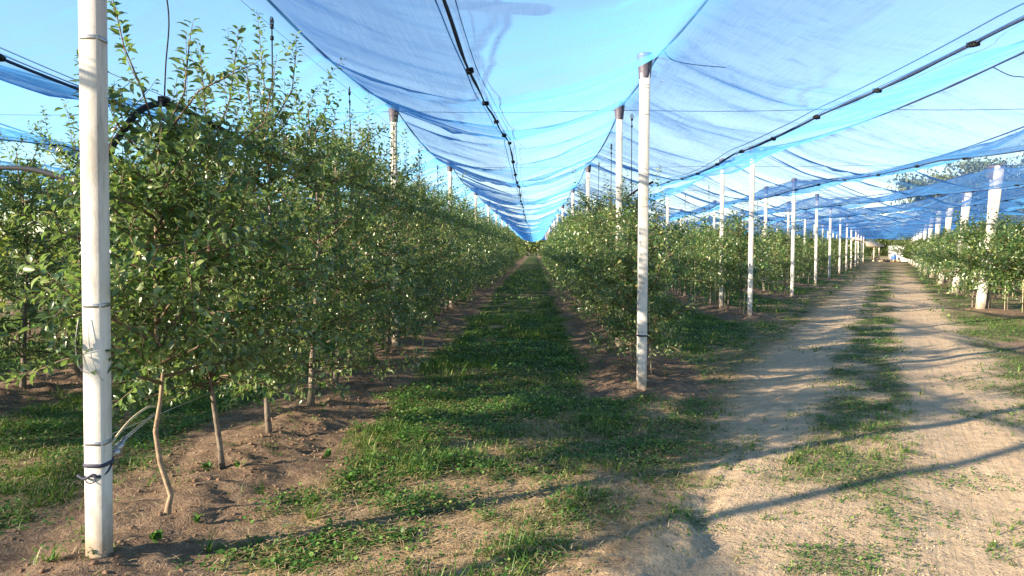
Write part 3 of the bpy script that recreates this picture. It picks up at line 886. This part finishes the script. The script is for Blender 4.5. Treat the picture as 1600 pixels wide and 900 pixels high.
# --- the rest of the rows far off: one mass
def far_rows():
    tb, cb = MB(), MB()
    g = np.random.default_rng(77)
    T = []
    for i in range(-3, 15):
        y0 = {0: 56.3, 1: 56.3, -1: 24.5, -2: 3.0, -3: 20.0}.get(i, 56.3 if i <= 6 else END_LEFT[i] + 0.7)
        y0 = max(y0, END_LEFT[i] + 0.6)
        y1 = {-2: 50, -3: 40, -1: 80}.get(i, 140)
        y = y0
        while y < y1:
            T.append((row_x(i), y, 3.15 if i <= 0 else 2.45)); y += 1.05 if y < 80 else 1.4
        if i >= 8:
            y = END_RIGHT[i] + 0.5
            while y > END_RIGHT[i] - 5.5: T.append((row_x(i), y, 2.4)); y -= 0.9
    for (x, y, H) in T:
        H = H * g.uniform(0.88, 1.08)
        tb.tube([(x, y, -0.05), (x + 0.02, y, 0.5), (x, y, H * 0.7)], [0.03, 0.024, 0.012], 4, cap=False)
        n = 260 if y < 80 else 150
        zz = 0.65 + (H - 0.65) * g.random(n) ** 0.9
        pr = 0.62 * (1 - 0.65 * np.clip((zz - 0.65) / (H - 0.65) - 0.25, 0, 1) / 0.75)
        th = g.uniform(0, 6.28, n); rr = pr * np.sqrt(g.random(n)) * g.uniform(0.8, 1.15, n)
        p = np.stack([x + rr * np.cos(th), y + rr * np.sin(th), zz], -1)
        d = g.normal(0, 1, (n, 3)) + np.array([0, 0, 0.1]); up = g.normal(0, 0.6, (n, 3)) + np.array([0, 0, 1.0])
        cb.scatter(LEAF[2][0], LEAF[2][1], p, frames(d, up), g.uniform(0.16, 0.28, n) * (1.0 if y < 80 else 1.3), g.random(n))
    root = empty("distant_orchard", (row_x(3), 60, 0))
    tag(root, "mass of apple trees far along the orchard rows", "trees", kind="stuff")
    for nm, b_, m_ in (("trunks", tb, "bark"), ("foliage", cb, "leaf_far")):
        o = b_.build(nm, M[m_], root); o.matrix_parent_inverse = Matrix.Translation((-row_x(3), -60, 0)); o["kind"] = "stuff"
far_rows()

# ------------------------------------------------------------------ ground plants, litter and clods
def in_view(x, y):
    return (np.abs(x + 0.03 * y) < 0.80 * y + 0.6)
def sample(n, x0, x1, y0, y1):
    x = RNG.uniform(x0, x1, n); y = RNG.uniform(y0, y1, n)
    k = in_view(x, y)
    return x[k], y[k]
BL_V = np.array([(-0.5, 0, 0), (0.5, 0, 0), (-0.38, 0.10, 0.5), (0.38, 0.10, 0.5), (0, 0.34, 1.0)]); BL_T = np.array([(0, 1, 3), (0, 3, 2), (2, 3, 4)])
CL_V = np.array([(0, 0, 0), (-0.45, 0.45, 0.06), (0.45, 0.45, 0.06), (-0.32, 0.9, 0.0), (0.32, 0.9, 0.0), (0, 0.5, -0.03)]); CL_T = np.array([(0, 2, 5), (0, 5, 1), (5, 2, 4), (5, 4, 3), (5, 3, 1)])
def rotz(a, tilt):
    ca, sa, ct, st = np.cos(a), np.sin(a), np.cos(tilt), np.sin(tilt)
    z = np.zeros_like(a)
    Rz = np.stack([np.stack([ca, -sa, z], -1), np.stack([sa, ca, z], -1), np.stack([z, z, z + 1], -1)], 1)
    Rx = np.stack([np.stack([z + 1, z, z], -1), np.stack([z, ct, -st], -1), np.stack([z, st, ct], -1)], 1)
    return Rz @ Rx
def plant(zone, name, label):
    y0, y1, dens, sc = zone
    xw = 0.8 * y1 + 1
    x, y = sample(int(dens * (y1 - y0) * 2 * xw), -xw, xw, y0, y1)
    sand, soil, veg = cover(x, y)
    keep = RNG.random(len(x)) < np.clip(veg, 0.004, 1) ** 1.3
    x, y, veg = x[keep], y[keep], veg[keep]
    kind = fbm(x * 1.2 + 50, y * 1.2 + 20, 3) + RNG.normal(0, 0.07, len(x))
    tall_n = 0.6 + 0.9 * sstep(0.4, 0.65, fbm(x * 2 + 80, y * 2, 3))
    low = 1 - 0.5 * sstep(0.9, 1.5, road_s(x, y))
    gr, cl = kind < 0.50, kind >= 0.46
    out = []
    # grass tufts
    b = MB()
    xs, ys, tn = x[gr], y[gr], tall_n[gr]
    nb = 7 if sc < 1.5 else 5
    X = np.repeat(xs, nb) + RNG.normal(0, 0.02 * sc, len(xs) * nb); Y = np.repeat(ys, nb) + RNG.normal(0, 0.02 * sc, len(xs) * nb)
    Z = ground_h(X, Y) - 0.004
    h = RNG.uniform(0.03, 0.085, len(X)) * RNG.choice([0.6, 1.0, 1.5], len(X)) * np.repeat(tn * low[gr], nb) * (0.7 + 0.3 * sc)
    a = RNG.uniform(0, 6.28, len(X)); tl = -RNG.uniform(0.0, 0.75, len(X))
    wd = RNG.uniform(0.004, 0.008, len(X)) * sc * 1.15
    b.scatter(BL_V, BL_T, np.stack([X, Y, Z], -1), rotz(a, tl), np.stack([wd, h, h], -1), RNG.random(len(X)))
    out.append((b, "blades", "grass"))
    # clover and broad-leaved weeds
    b = MB()
    xs, ys, tn = x[cl], y[cl], tall_n[cl]
    nb = 8 if sc < 1.5 else 5
    X = np.repeat(xs, nb) + RNG.normal(0, 0.03 * sc, len(xs) * nb); Y = np.repeat(ys, nb) + RNG.normal(0, 0.03 * sc, len(xs) * nb)
    Z = ground_h(X, Y) + RNG.uniform(0.006, 0.055, len(X)) * np.repeat(tn * low[cl], nb)
    a = RNG.uniform(0, 6.28, len(X)); tl = RNG.normal(0.15, 0.45, len(X))
    L = RNG.uniform(0.012, 0.030, len(X)) * sc * 1.1 * np.repeat(0.62 + 0.26 * (low[cl] - 0.5) / 0.5, nb)
    b.scatter(CL_V, CL_T, np.stack([X, Y, Z], -1), rotz(a, tl), np.stack([L * 0.95, L, L], -1), RNG.random(len(X)))
    out.append((b, "broad_leaves", "clover"))
    root = empty(name, (0, (y0 + y1) / 2, 0)); tag(root, label, "grass", kind="stuff")
    for b, nm, mm in out:
        o = b.build(nm, M[mm], root); o.matrix_parent_inverse = Matrix.Translation((0, -(y0 + y1) / 2, 0)); o["kind"] = "stuff"
plant((2.7, 8.0, 620, 1.0), "grass", "patchy clover and short grass in front of the rows")
plant((8.0, 18.0, 150, 1.6), "grass", "green grass and clover covering the aisle and road strips")
plant((18.0, 60.0, 6, 4.0), "grass", "short grass far down the aisle and along the road")

def litter():
    b = MB()
    x, y = sample(170000, -8, 9, 2.7, 10)
    sand, soil, veg = cover(x, y)
    pr = (1 - sand) * (1 - 0.85 * soil) * 0.95 + 0.05 * sand + 0.04
    pr = pr * np.where(y > 7, 0.5, 1.0)
    k = RNG.random(len(x)) < pr
    x, y = x[k], y[k]
    n = len(x)
    z = ground_h(x, y) + RNG.uniform(0.002, 0.04, n) * (RNG.random(n) < 0.7) + 0.002
    a = RNG.uniform(0, 6.28, n); tl = -math.pi / 2 + RNG.uniform(0.0, 0.5, n)
    h = RNG.uniform(0.03, 0.10, n)
    b.scatter(BL_V, BL_T, np.stack([x, y, z], -1), rotz(a, tl), np.stack([RNG.uniform(0.003, 0.006, n), h, h], -1), RNG.random(n))
    o = b.build("straw_litter", M["straw"]); tag(o, "dry straw and mown grass lying between the weeds", "straw", kind="stuff")
litter()

def clods():
    ph = (1 + 5 ** 0.5) / 2
    iv = np.array([(-1, ph, 0), (1, ph, 0), (-1, -ph, 0), (1, -ph, 0), (0, -1, ph), (0, 1, ph), (0, -1, -ph), (0, 1, -ph), (ph, 0, -1), (ph, 0, 1), (-ph, 0, -1), (-ph, 0, 1)]) / 1.9
    it = np.array([(0, 11, 5), (0, 5, 1), (0, 1, 7), (0, 7, 10), (0, 10, 11), (1, 5, 9), (5, 11, 4), (11, 10, 2), (10, 7, 6), (7, 1, 8), (3, 9, 4), (3, 4, 2), (3, 2, 6), (3, 6, 8), (3, 8, 9), (4, 9, 5), (2, 4, 11), (6, 2, 10), (8, 6, 7), (9, 8, 1)])
    def scat(n, prob, size, mat, name, label, xr, yr):
        x, y = sample(n, xr[0], xr[1], yr[0], yr[1])
        sand, soil, veg = cover(x, y)
        k = RNG.random(len(x)) < prob(x, y, sand, soil, veg)
        x, y = x[k], y[k]; m = len(x)
        s = size[0] * (size[1] / size[0]) ** (RNG.random(m) ** 2.2)
        b = MB()
        for v in range(4):
            jit = iv * RNG.uniform(0.5, 1.35, (12, 1))
            q = np.arange(m) % 4 == v
            b.scatter(jit, it, np.stack([x[q], y[q], ground_h(x[q], y[q]) + s[q] * 0.05], -1), rotz(RNG.uniform(0, 6.28, q.sum()), RNG.uniform(-0.5, 0.5, q.sum())),
                      np.stack([s[q], s[q] * 0.85, s[q] * 0.65], -1), RNG.random(q.sum()))
        o = b.build(name, M[mat]); tag(o, label, "soil", kind="stuff")
    scat(22000, lambda x, y, sa, so, ve: so * 0.8 * (0.25 + 1.2 * (fbm(x * 1.5, y * 1.5, 3) > 0.45)), (0.004, 0.024), "clod", "soil_clods", "crumbly brown soil clods along the tree strips", (-7, 3), (2.8, 12))
    scat(16000, lambda x, y, sa, so, ve: sa * (1 - ve) * 0.9 * (fbm(x * 1.6 + 7, y * 1.6, 3) > 0.5) * (y < 5.6 + 0 * x), (0.002, 0.009), "pebble", "sand_crumbs", "crumbs of dry sandy earth on the dirt road", (-0.5, 6), (2.8, 6.5))
clods()

# ------------------------------------------------------------------ hose, sprinklers and ties
def smooth_path(pts, n=60):
    pts = np.asarray(pts, float); t = np.linspace(0, len(pts) - 1, n)
    out = []
    for tt in t:
        k = min(int(tt), len(pts) - 2); f = tt - k
        p0 = pts[max(k - 1, 0)]; p1 = pts[k]; p2 = pts[k + 1]; p3 = pts[min(k + 2, len(pts) - 1)]
        out.append(0.5 * ((2 * p1) + (-p0 + p2) * f + (2 * p0 - 5 * p1 + 4 * p2 - p3) * f * f + (-p0 + 3 * p1 - 3 * p2 + p3) * f ** 3))
    return np.array(out)
hose = empty("irrigation_hose", (-2.31, 4.05, 2.0))
tag(hose, "thick black irrigation hose arching from the banded post into the tall row", "hose")
hp = smooth_path([(-5.7, 7.2, 2.45), (-4.9, 6.4, 2.35), (-3.84, 5.5, 2.24), (-2.95, 4.55, 2.08), (-2.42, 3.93, 1.98), (-2.31, 3.90, 2.10), (-2.28, 4.02, 2.25), (-2.26, 4.20, 2.42), (-2.25, 4.45, 2.51), (-2.25, 4.80, 2.52), (-2.24, 5.4, 2.48), (-2.25, 6.0, 2.44), (-2.26, 7.0, 2.42)], 110)
hb = MB(); hb.tube(hp, 0.019, 10)
o = hb.build("hose", M["black_plastic"], hose, True); o.matrix_parent_inverse = Matrix.Translation((2.31, -4.05, -2.0))
hb = MB(); hb.tube(smooth_path([(-2.25, 4.47, 2.52), (-2.235, 4.47, 2.75), (-2.21, 4.47, 3.0), (-2.22, 4.45, 3.2), (-2.27, 4.42, 3.5)], 24), 0.005, 6)
o = hb.build("thin_tube", M["black_plastic"], hose, True); o.matrix_parent_inverse = Matrix.Translation((2.31, -4.05, -2.0))
hb = MB(); hb.box((-2.25, 4.47, 2.53), (0.05, 0.06, 0.05))
o = hb.build("hose_fitting", M["black_plastic"], hose); o.matrix_parent_inverse = Matrix.Translation((2.31, -4.05, -2.0))
for i in (0, 1):
    b = MB(); ys_ = np.linspace(6.9 if i == 0 else 9.0, 60, 80)
    b.tube(np.stack([row_x(i) + 0.03 + 0.01 * np.sin(ys_), ys_, 2.42 + 0.03 * np.sin(ys_ * 0.8)], -1), 0.014, 6)
    tag(b.build("irrigation_pipe", M["black_plastic"]), "black irrigation pipe strung through the " + row_phrase(i), "pipe")

rb = MB()
rb.tube([(0, 0, 0), (0.004, 0, 0.5), (0, 0, 1.1)], 0.006, 6)
ME_RISER = rb.mesh("riser_tube", M["black_plastic"])
rb = MB()
rb.tube([(0, 0, 1.08), (0, 0, 1.12)], 0.016, 8)
rb.tube([(-0.02, 0, 1.12), (-0.024, 0, 1.15), (-0.012, 0, 1.175), (0.012, 0, 1.175), (0.024, 0, 1.15), (0.02, 0, 1.12)], 0.004, 5)
rb.tube([(0, 0, 1.13), (0, 0, 1.165)], [0.012, 0.006], 8)
ME_HEAD = rb.mesh("sprinkler_head", M["black_plastic"])
rb = MB(); rb.box((0, 0, 1.0), (0.022, 0.022, 0.035)); ME_CLAMP = rb.mesh("clamp", M["black_plastic"])
for i, ys_ in ((0, (6.3, 9.0, 11.6, 14.4, 17.2, 20.0)), (-1, (9.5, 13.2, 17.0)), (1, (10.9, 13.9, 16.8, 19.7)), (2, (21.5, 25.0)), (3, (29.0, 33.0))):
    for k, y in enumerate(ys_):
        z0 = 2.42 if i <= 1 else 2.3
        r = empty("sprinkler_riser", (row_x(i) + 0.03, y, z0)); r.rotation_euler = (random.uniform(-.03, .03), random.uniform(-.03, .03), random.uniform(0, 3))
        tag(r, "thin black sprinkler riser, %s standing above the %s" % (ORD[k], row_phrase(i)), "sprinkler", "sprinkler risers above the rows")
        link("riser_tube", ME_RISER, r); link("sprinkler_head", ME_HEAD, r); link("clamp", ME_CLAMP, r)
# wire ties from the banded post to the first stem, with a small tensioner
tie = empty("wire_tie", (-2.21, 3.66, 0.6))
tag(tie, "wire tie and tensioner between the banded post and bent young stem", "wire")
inv = Matrix.Translation((2.28, -3.73, -0.6))
b = MB()
b.tube(smooth_path([(-2.235, 3.740, 0.64), (-2.22, 3.880, 0.72), (-2.23, 4.080, 0.75), (-2.25, 4.210, 0.73)], 20), 0.006, 6)
o = b.build("stem_tie", M["stake"], tie, True); o.matrix_parent_inverse = inv
b = MB()
b.tube([(-2.232, 3.730, 0.615), (-2.24, 4.190, 0.70)], 0.003, 5); b.tube([(-2.232, 3.730, 0.600), (-2.24, 4.190, 0.69)], 0.003, 5)
o = b.build("tie_wire", M["steel"], tie); o.matrix_parent_inverse = inv
b = MB()
b.tube([(-2.222, 3.730, 0.575), (-2.20, 3.810, 0.655)], 0.012, 8); b.box((-2.217, 3.755, 0.59), (0.035, 0.04, 0.035)); b.tube([(-2.214, 3.760, 0.60), (-2.21, 3.790, 0.63)], 0.018, 8)
o = b.build("tensioner", M["steel"], tie); o.matrix_parent_inverse = inv
b = MB()
b.tube(smooth_path([(-2.34, 3.622, 0.51), (-2.30, 3.612, 0.495), (-2.26, 3.616, 0.515), (-2.235, 3.630, 0.50), (-2.222, 3.690, 0.52), (-2.220, 3.730, 0.57)], 30), 0.007, 6)
th = np.linspace(0, 6.28, 20)
b.tube(np.stack([-2.268 + 0.025 * np.cos(th), 3.611 + 0.006 * np.sin(th), 0.49 + 0.014 * np.sin(th)], -1), 0.0035, 5, cap=False)
o = b.build("knotted_strap", M["strap"], tie, True); o.matrix_parent_inverse = inv
# loose wire hanging on the banded post
b = MB()
b.tube(smooth_path([(-2.333, 3.630, 1.29), (-2.345, 3.620, 1.16), (-2.325, 3.615, 1.05), (-2.28, 3.620, 1.02)], 24), 0.002, 5)
b.tube(smooth_path([(-2.28, 3.626, 1.29), (-2.27, 3.616, 1.14), (-2.235, 3.620, 1.02), (-2.228, 3.650, 0.98)], 24), 0.002, 5)
tag(b.build("loose_wire", M["steel"], loc=(0.085, -0.07, 0)), "thin loose wire ends hanging from the middle band of the end post", "wire")
# loose cord ends under the net over the road
for (p, lab, ri) in (([(5.0, 8.35, 3.62), (5.15, 8.3, 3.52), (5.3, 8.3, 3.50), (5.55, 8.35, 3.47)], "loose dark cord end dangling above the road", 2),
                     ([(1.40, 8.2, 3.78), (1.5, 8.25, 3.70), (1.75, 8.3, 3.66), (2.1, 8.35, 3.64)], "slack dark cord beside the lone end post", 1)):
    b = MB(); b.tube(smooth_path(p, 24), 0.005, 5)
    o = b.build("loose_cord", M["black_plastic"], NETS[ri]); o["label"] = lab
    o.matrix_parent_inverse = Matrix.Translation(-Vector(NETS[ri].location))

# ------------------------------------------------------------------ behind: shelter, cabin, heap, trees
M["roof"] = plain_mat("tan_roof", (0.55, 0.43, 0.32), 0.8, 0.15, 2)
M["ridge"] = plain_mat("pale_red_roof", (0.52, 0.30, 0.25), 0.8, 0.15, 2)
M["wall_grey"] = plain_mat("grey_board", (0.30, 0.27, 0.25), 0.85, 0.25, 2)
M["wood_post"] = plain_mat("pale_timber", (0.55, 0.47, 0.36), 0.8, 0.15, 3)
M["white_paint"] = plain_mat("white_paint", (0.78, 0.78, 0.78), 0.6, 0.05, 2)
M["blue_plastic"] = plain_mat("blue_plastic", (0.05, 0.14, 0.45), 0.5, 0.2, 3)
M["window"] = plain_mat("dark_window", (0.05, 0.05, 0.06), 0.2, 0.2, 3)
sh = empty("open_shelter", (46.2, 105, 0)); tag(sh, "low open shelter with tan roof and timber posts at the road end", "shelter")
b = MB()
def prism(b, x0, x1, y0, y1, z0, z1, inset):
    v = [(x0, y0, z0), (x1, y0, z0), (x1, y1, z0), (x0, y1, z0), (x0 + inset, (y0 + y1) / 2 - .1, z1), (x1 - inset, (y0 + y1) / 2 - .1, z1), (x1 - inset, (y0 + y1) / 2 + .1, z1), (x0 + inset, (y0 + y1) / 2 + .1, z1)]
    b.add(v, quads=[[0, 3, 2, 1], [4, 5, 6, 7], [0, 1, 5, 4], [1, 2, 6, 5], [2, 3, 7, 6], [3, 0, 4, 7]])
prism(b, -2.9, 2.1, -1.2, 4.0, 2.15, 2.95, 0.5); b.box((-0.4, -1.15, 2.1), (5.0, 0.08, 0.12)); b.build("roof", M["roof"], sh)
b = MB(); prism(b, -1.4, 0.4, 0.5, 2.5, 2.97, 3.5, 0.4); b.build("roof_lantern", M["ridge"], sh)
for px_ in (-2.6, 0.75, 1.45):
    b = MB(); b.box((px_, -0.9, 1.05), (0.16, 0.16, 2.1)); b.box((px_, -0.9, 0.08), (0.26, 0.26, 0.16)); b.build("timber_post", M["wood_post"], sh)
b = MB(); b.box((-1.3, 2.2, 1.05), (3.0, 0.12, 2.1)); b.build("back_wall", M["wall_grey"], sh)
b = MB(); b.box((-0.9, 2.1, 1.2), (0.9, 0.05, 1.1)); b.build("door", M["window"], sh)
cb_ = empty("white_cabin", (49.6, 101, 0)); tag(cb_, "plain white box-shaped cabin beside the road end", "cabin")
b = MB(); b.box((0, 0, 1.06), (2.4, 4.0, 2.0)); b.build("wall", M["white_paint"], cb_)
b = MB(); b.box((0, 0, 2.1), (2.52, 4.12, 0.08)); b.build("roof", M["white_paint"], cb_)
b = MB(); b.box((0.3, -2.02, 1.0), (0.8, 0.05, 1.8)); b.build("door", M["wall_grey"], cb_)
def barrel(x, y, lab):
    r = empty("plastic_barrel", (x, y, 0)); tag(r, lab, "barrel")
    b = MB(); b.tube([(0, 0, 0), (0, 0, .1), (0, 0, .3), (0, 0, .32), (0, 0, .6), (0, 0, .62), (0, 0, .85), (0, 0, .9)], [.26, .29, .3, .31, .3, .31, .29, .26], 14); b.build("drum", M["blue_plastic"], r, True)
    b = MB(); b.tube([(0, 0, .9), (0, 0, .93)], .2, 12); b.build("lid", M["white_paint"], r)
barrel(47.5, 99.5, "small blue plastic barrel beside the white cabin")
g = np.random.default_rng(5)
b = MB()
for k in range(14):
    b.box((46.2 + g.uniform(-1.2, 0.9), 98 + g.uniform(-1, 1), 0.1 + g.uniform(0, 0.15)), (g.uniform(.3, .8), g.uniform(.3, .8), g.uniform(.15, .35)), g.uniform(0, 3))
tag(b.build("rubble_heap", M["pebble"]), "pale heap of rubble on the road in front of the shelter", "rubble", kind="stuff")

def big_tree(x, y, H, spread, lab, n_leaf, leaf, mat, seed, droop=0.3, nl=9, name="broadleaf_tree", base=0.3, lean=0.0):
    g = np.random.default_rng(seed)
    root = empty(name, (x, y, 0)); tag(root, lab, "tree")
    tb, cb = MB(), MB()
    P, = [[]]
    for k in range(nl):
        th = k * 2.4 + g.uniform(-.3, .3); el = g.uniform(0.75, 1.35)
        d = np.array([math.cos(th) * math.cos(el), math.sin(th) * math.cos(el), math.sin(el)])
        L = H * g.uniform(0.7, 0.95)
        pts = [np.array([0.15 * math.cos(th), 0.15 * math.sin(th), 0.0])]
        for q in range(8):
            d = d + g.normal(0, 0.12, 3) + np.array([math.cos(th), math.sin(th), 0]) * 0.04 * spread; d /= np.linalg.norm(d)
            pts.append(pts[-1] + d * L / 8)
        pts = np.array(pts); tb.tube(pts, np.linspace(0.022 * H * 0.6, 0.02, 9), 6)
        for q in range(3, 9):
            for _ in range(5):
                dd = g.normal(0, 1, 3); dd[2] = abs(dd[2]) * 0.6; dd /= np.linalg.norm(dd)
                l2 = H * g.uniform(0.07, 0.2) * spread
                e = pts[q] + dd * l2
                tb.tube([pts[q], (pts[q] + e) / 2 + np.array([0, 0, 0.05 * l2]), e], [0.02, 0.013, 0.005], 3)
                P.append((pts[q] * 0.4 + e * 0.6, l2 * 0.55))
                P.append((e, l2 * 0.45))
    tot = sum(r ** 2 for _, r in P)
    for c, r in P:
        n = max(4, int(n_leaf * r ** 2 / tot))
        v = g.normal(0, 1, (n, 3)); v /= np.linalg.norm(v, axis=1)[:, None]; v *= (g.random(n) ** 0.4)[:, None] * r * np.array([1, 1, 0.7])
        p = c + v; p[:, 2] -= droop * g.random(n) * r
        p = p[p[:, 2] > base]; n = len(p)
        if n == 0: continue
        d = g.normal(0, 1, (n, 3)) + np.array([0, 0, -2.5 * droop]); up = g.normal(0, 0.7, (n, 3)) + np.array([0, 0, 1.0])
        cb.scatter(LEAF[1][0], LEAF[1][1], p, frames(d, up), g.uniform(0.7, 1.3, n) * leaf, g.random(n))
    tb.build("trunk", M["bark"], root, True)
    c = cb.build("crown", M[mat], root); c["kind"] = "stuff"
    return root
big_tree(47.2, 75.0, 13.4, 1.35, "tall airy willow with several slanting stems behind the anchor posts", 36000, 0.42, "willow_leaf", 21, 0.5, 10, "willow_tree", 2.0)
big_tree(37.4, 58.0, 6.0, 1.5, "dense round green tree below the willow", 12000, 0.20, "leaf_far", 22, 0.1, 9, base=0.2)
big_tree(44.0, 84.0, 5.2, 1.6, "bushy green tree between the willow and the cabin", 9000, 0.22, "leaf_far", 23, 0.1, 9, base=0.2)
big_tree(60.0, 120.0, 6.0, 1.6, "dark green tree behind the white cabin", 8000, 0.28, "leaf_far", 24, 0.1, 9, base=0.2)
big_tree(55.0, 122.0, 5.0, 1.6, "rounded green tree behind the shelter", 8000, 0.28, "leaf_far", 25, 0.1, 9, base=0.2)
big_tree(66.0, 112.0, 7.0, 1.5, "leafy green tree set back beyond the white cabin", 8000, 0.28, "leaf_far", 26, 0.1, 9, base=0.2)
# a far belt of woodland closing the horizon
g = np.random.default_rng(9)
b = MB()
n = 26000
x = g.uniform(-160, 220, n); hh = 3.2 + 3.0 * fbm(x * 0.06, x * 0 + 3, 4)
y = 190 + g.uniform(0, 14, n) + 10 * np.sin(x * 0.02)
z = hh * g.random(n) ** 0.7
b.scatter(LEAF[2][0], LEAF[2][1], np.stack([x, y, z], -1), frames(g.normal(0, 1, (n, 3)), g.normal(0, 0.7, (n, 3)) + np.array([0, 0, 1.0])), g.uniform(0.9, 1.7, n), g.random(n))
tag(b.build("woodland_belt", M["leaf_far"]), "low belt of green woodland far behind the orchard", "woodland", kind="stuff")

# ------------------------------------------------------------------ single weeds that stand out on the bare soil
def weed(x, y, kind, n, size, lab, seed):
    g = np.random.default_rng(seed)
    z = gz(x, y)
    r = empty("weed", (x, y, z)); tag(r, lab, "weed", "weeds on the bare soil")
    b = MB()
    a = g.uniform(0, 6.28, n)
    if kind == "grass":
        h = g.uniform(0.6, 1.1, n) * size; tl = -g.uniform(0.1, 0.9, n)
        b.scatter(BL_V, BL_T, np.stack([g.normal(0, 0.012, n), g.normal(0, 0.012, n), np.zeros(n) - 0.004], -1), rotz(a, tl), np.stack([g.uniform(0.006, 0.010, n), h, h], -1), g.random(n) * 0.8)
        b.build("blades", M["grass"], r)["kind"] = "stuff"
    else:
        L = g.uniform(0.7, 1.15, n) * size
        R = rotz(a, g.uniform(0.6, 1.35, n))
        b.scatter(LEAF[0][0], LEAF[0][1], np.stack([g.normal(0, 0.01, n), g.normal(0, 0.01, n), g.uniform(0, 0.03, n)], -1), R, np.stack([L * 1.1, L, L], -1), g.uniform(0.3, 1, n))
        b.build("leaves", M["clover"], r)["kind"] = "stuff"
weed(-2.33, 5.12, "leaf", 12, 0.075, "broad-leaved weed at the foot of the second stem", 1)
weed(-2.10, 5.10, "leaf", 8, 0.055, "small leafy weed beside the straight grey stem", 2)
weed(-1.80, 4.75, "grass", 14, 0.13, "tuft of grass blades on bare soil below the second tree", 3)
weed(-1.62, 5.65, "leaf", 7, 0.07, "tiny seedling on bare soil by the third tree", 4)
weed(-1.95, 4.15, "leaf", 6, 0.06, "lone seedling in the shade of the bent stem", 5)
weed(-2.02, 3.82, "leaf", 24, 0.05, "leafy weed clump close beside the banded end post", 6)
weed(-1.75, 3.85, "grass", 18, 0.16, "spiky grass tuft in front of the bent stem", 7)
weed(-1.35, 4.35, "grass", 22, 0.17, "arching grass tuft at the edge of the headland grass", 8)
weed(-2.42, 3.55, "grass", 20, 0.10, "short grass tuft at the foot of the banded end post", 9)
weed(-1.30, 5.05, "leaf", 16, 0.06, "leafy weed where soil strip meets the aisle grass", 10)
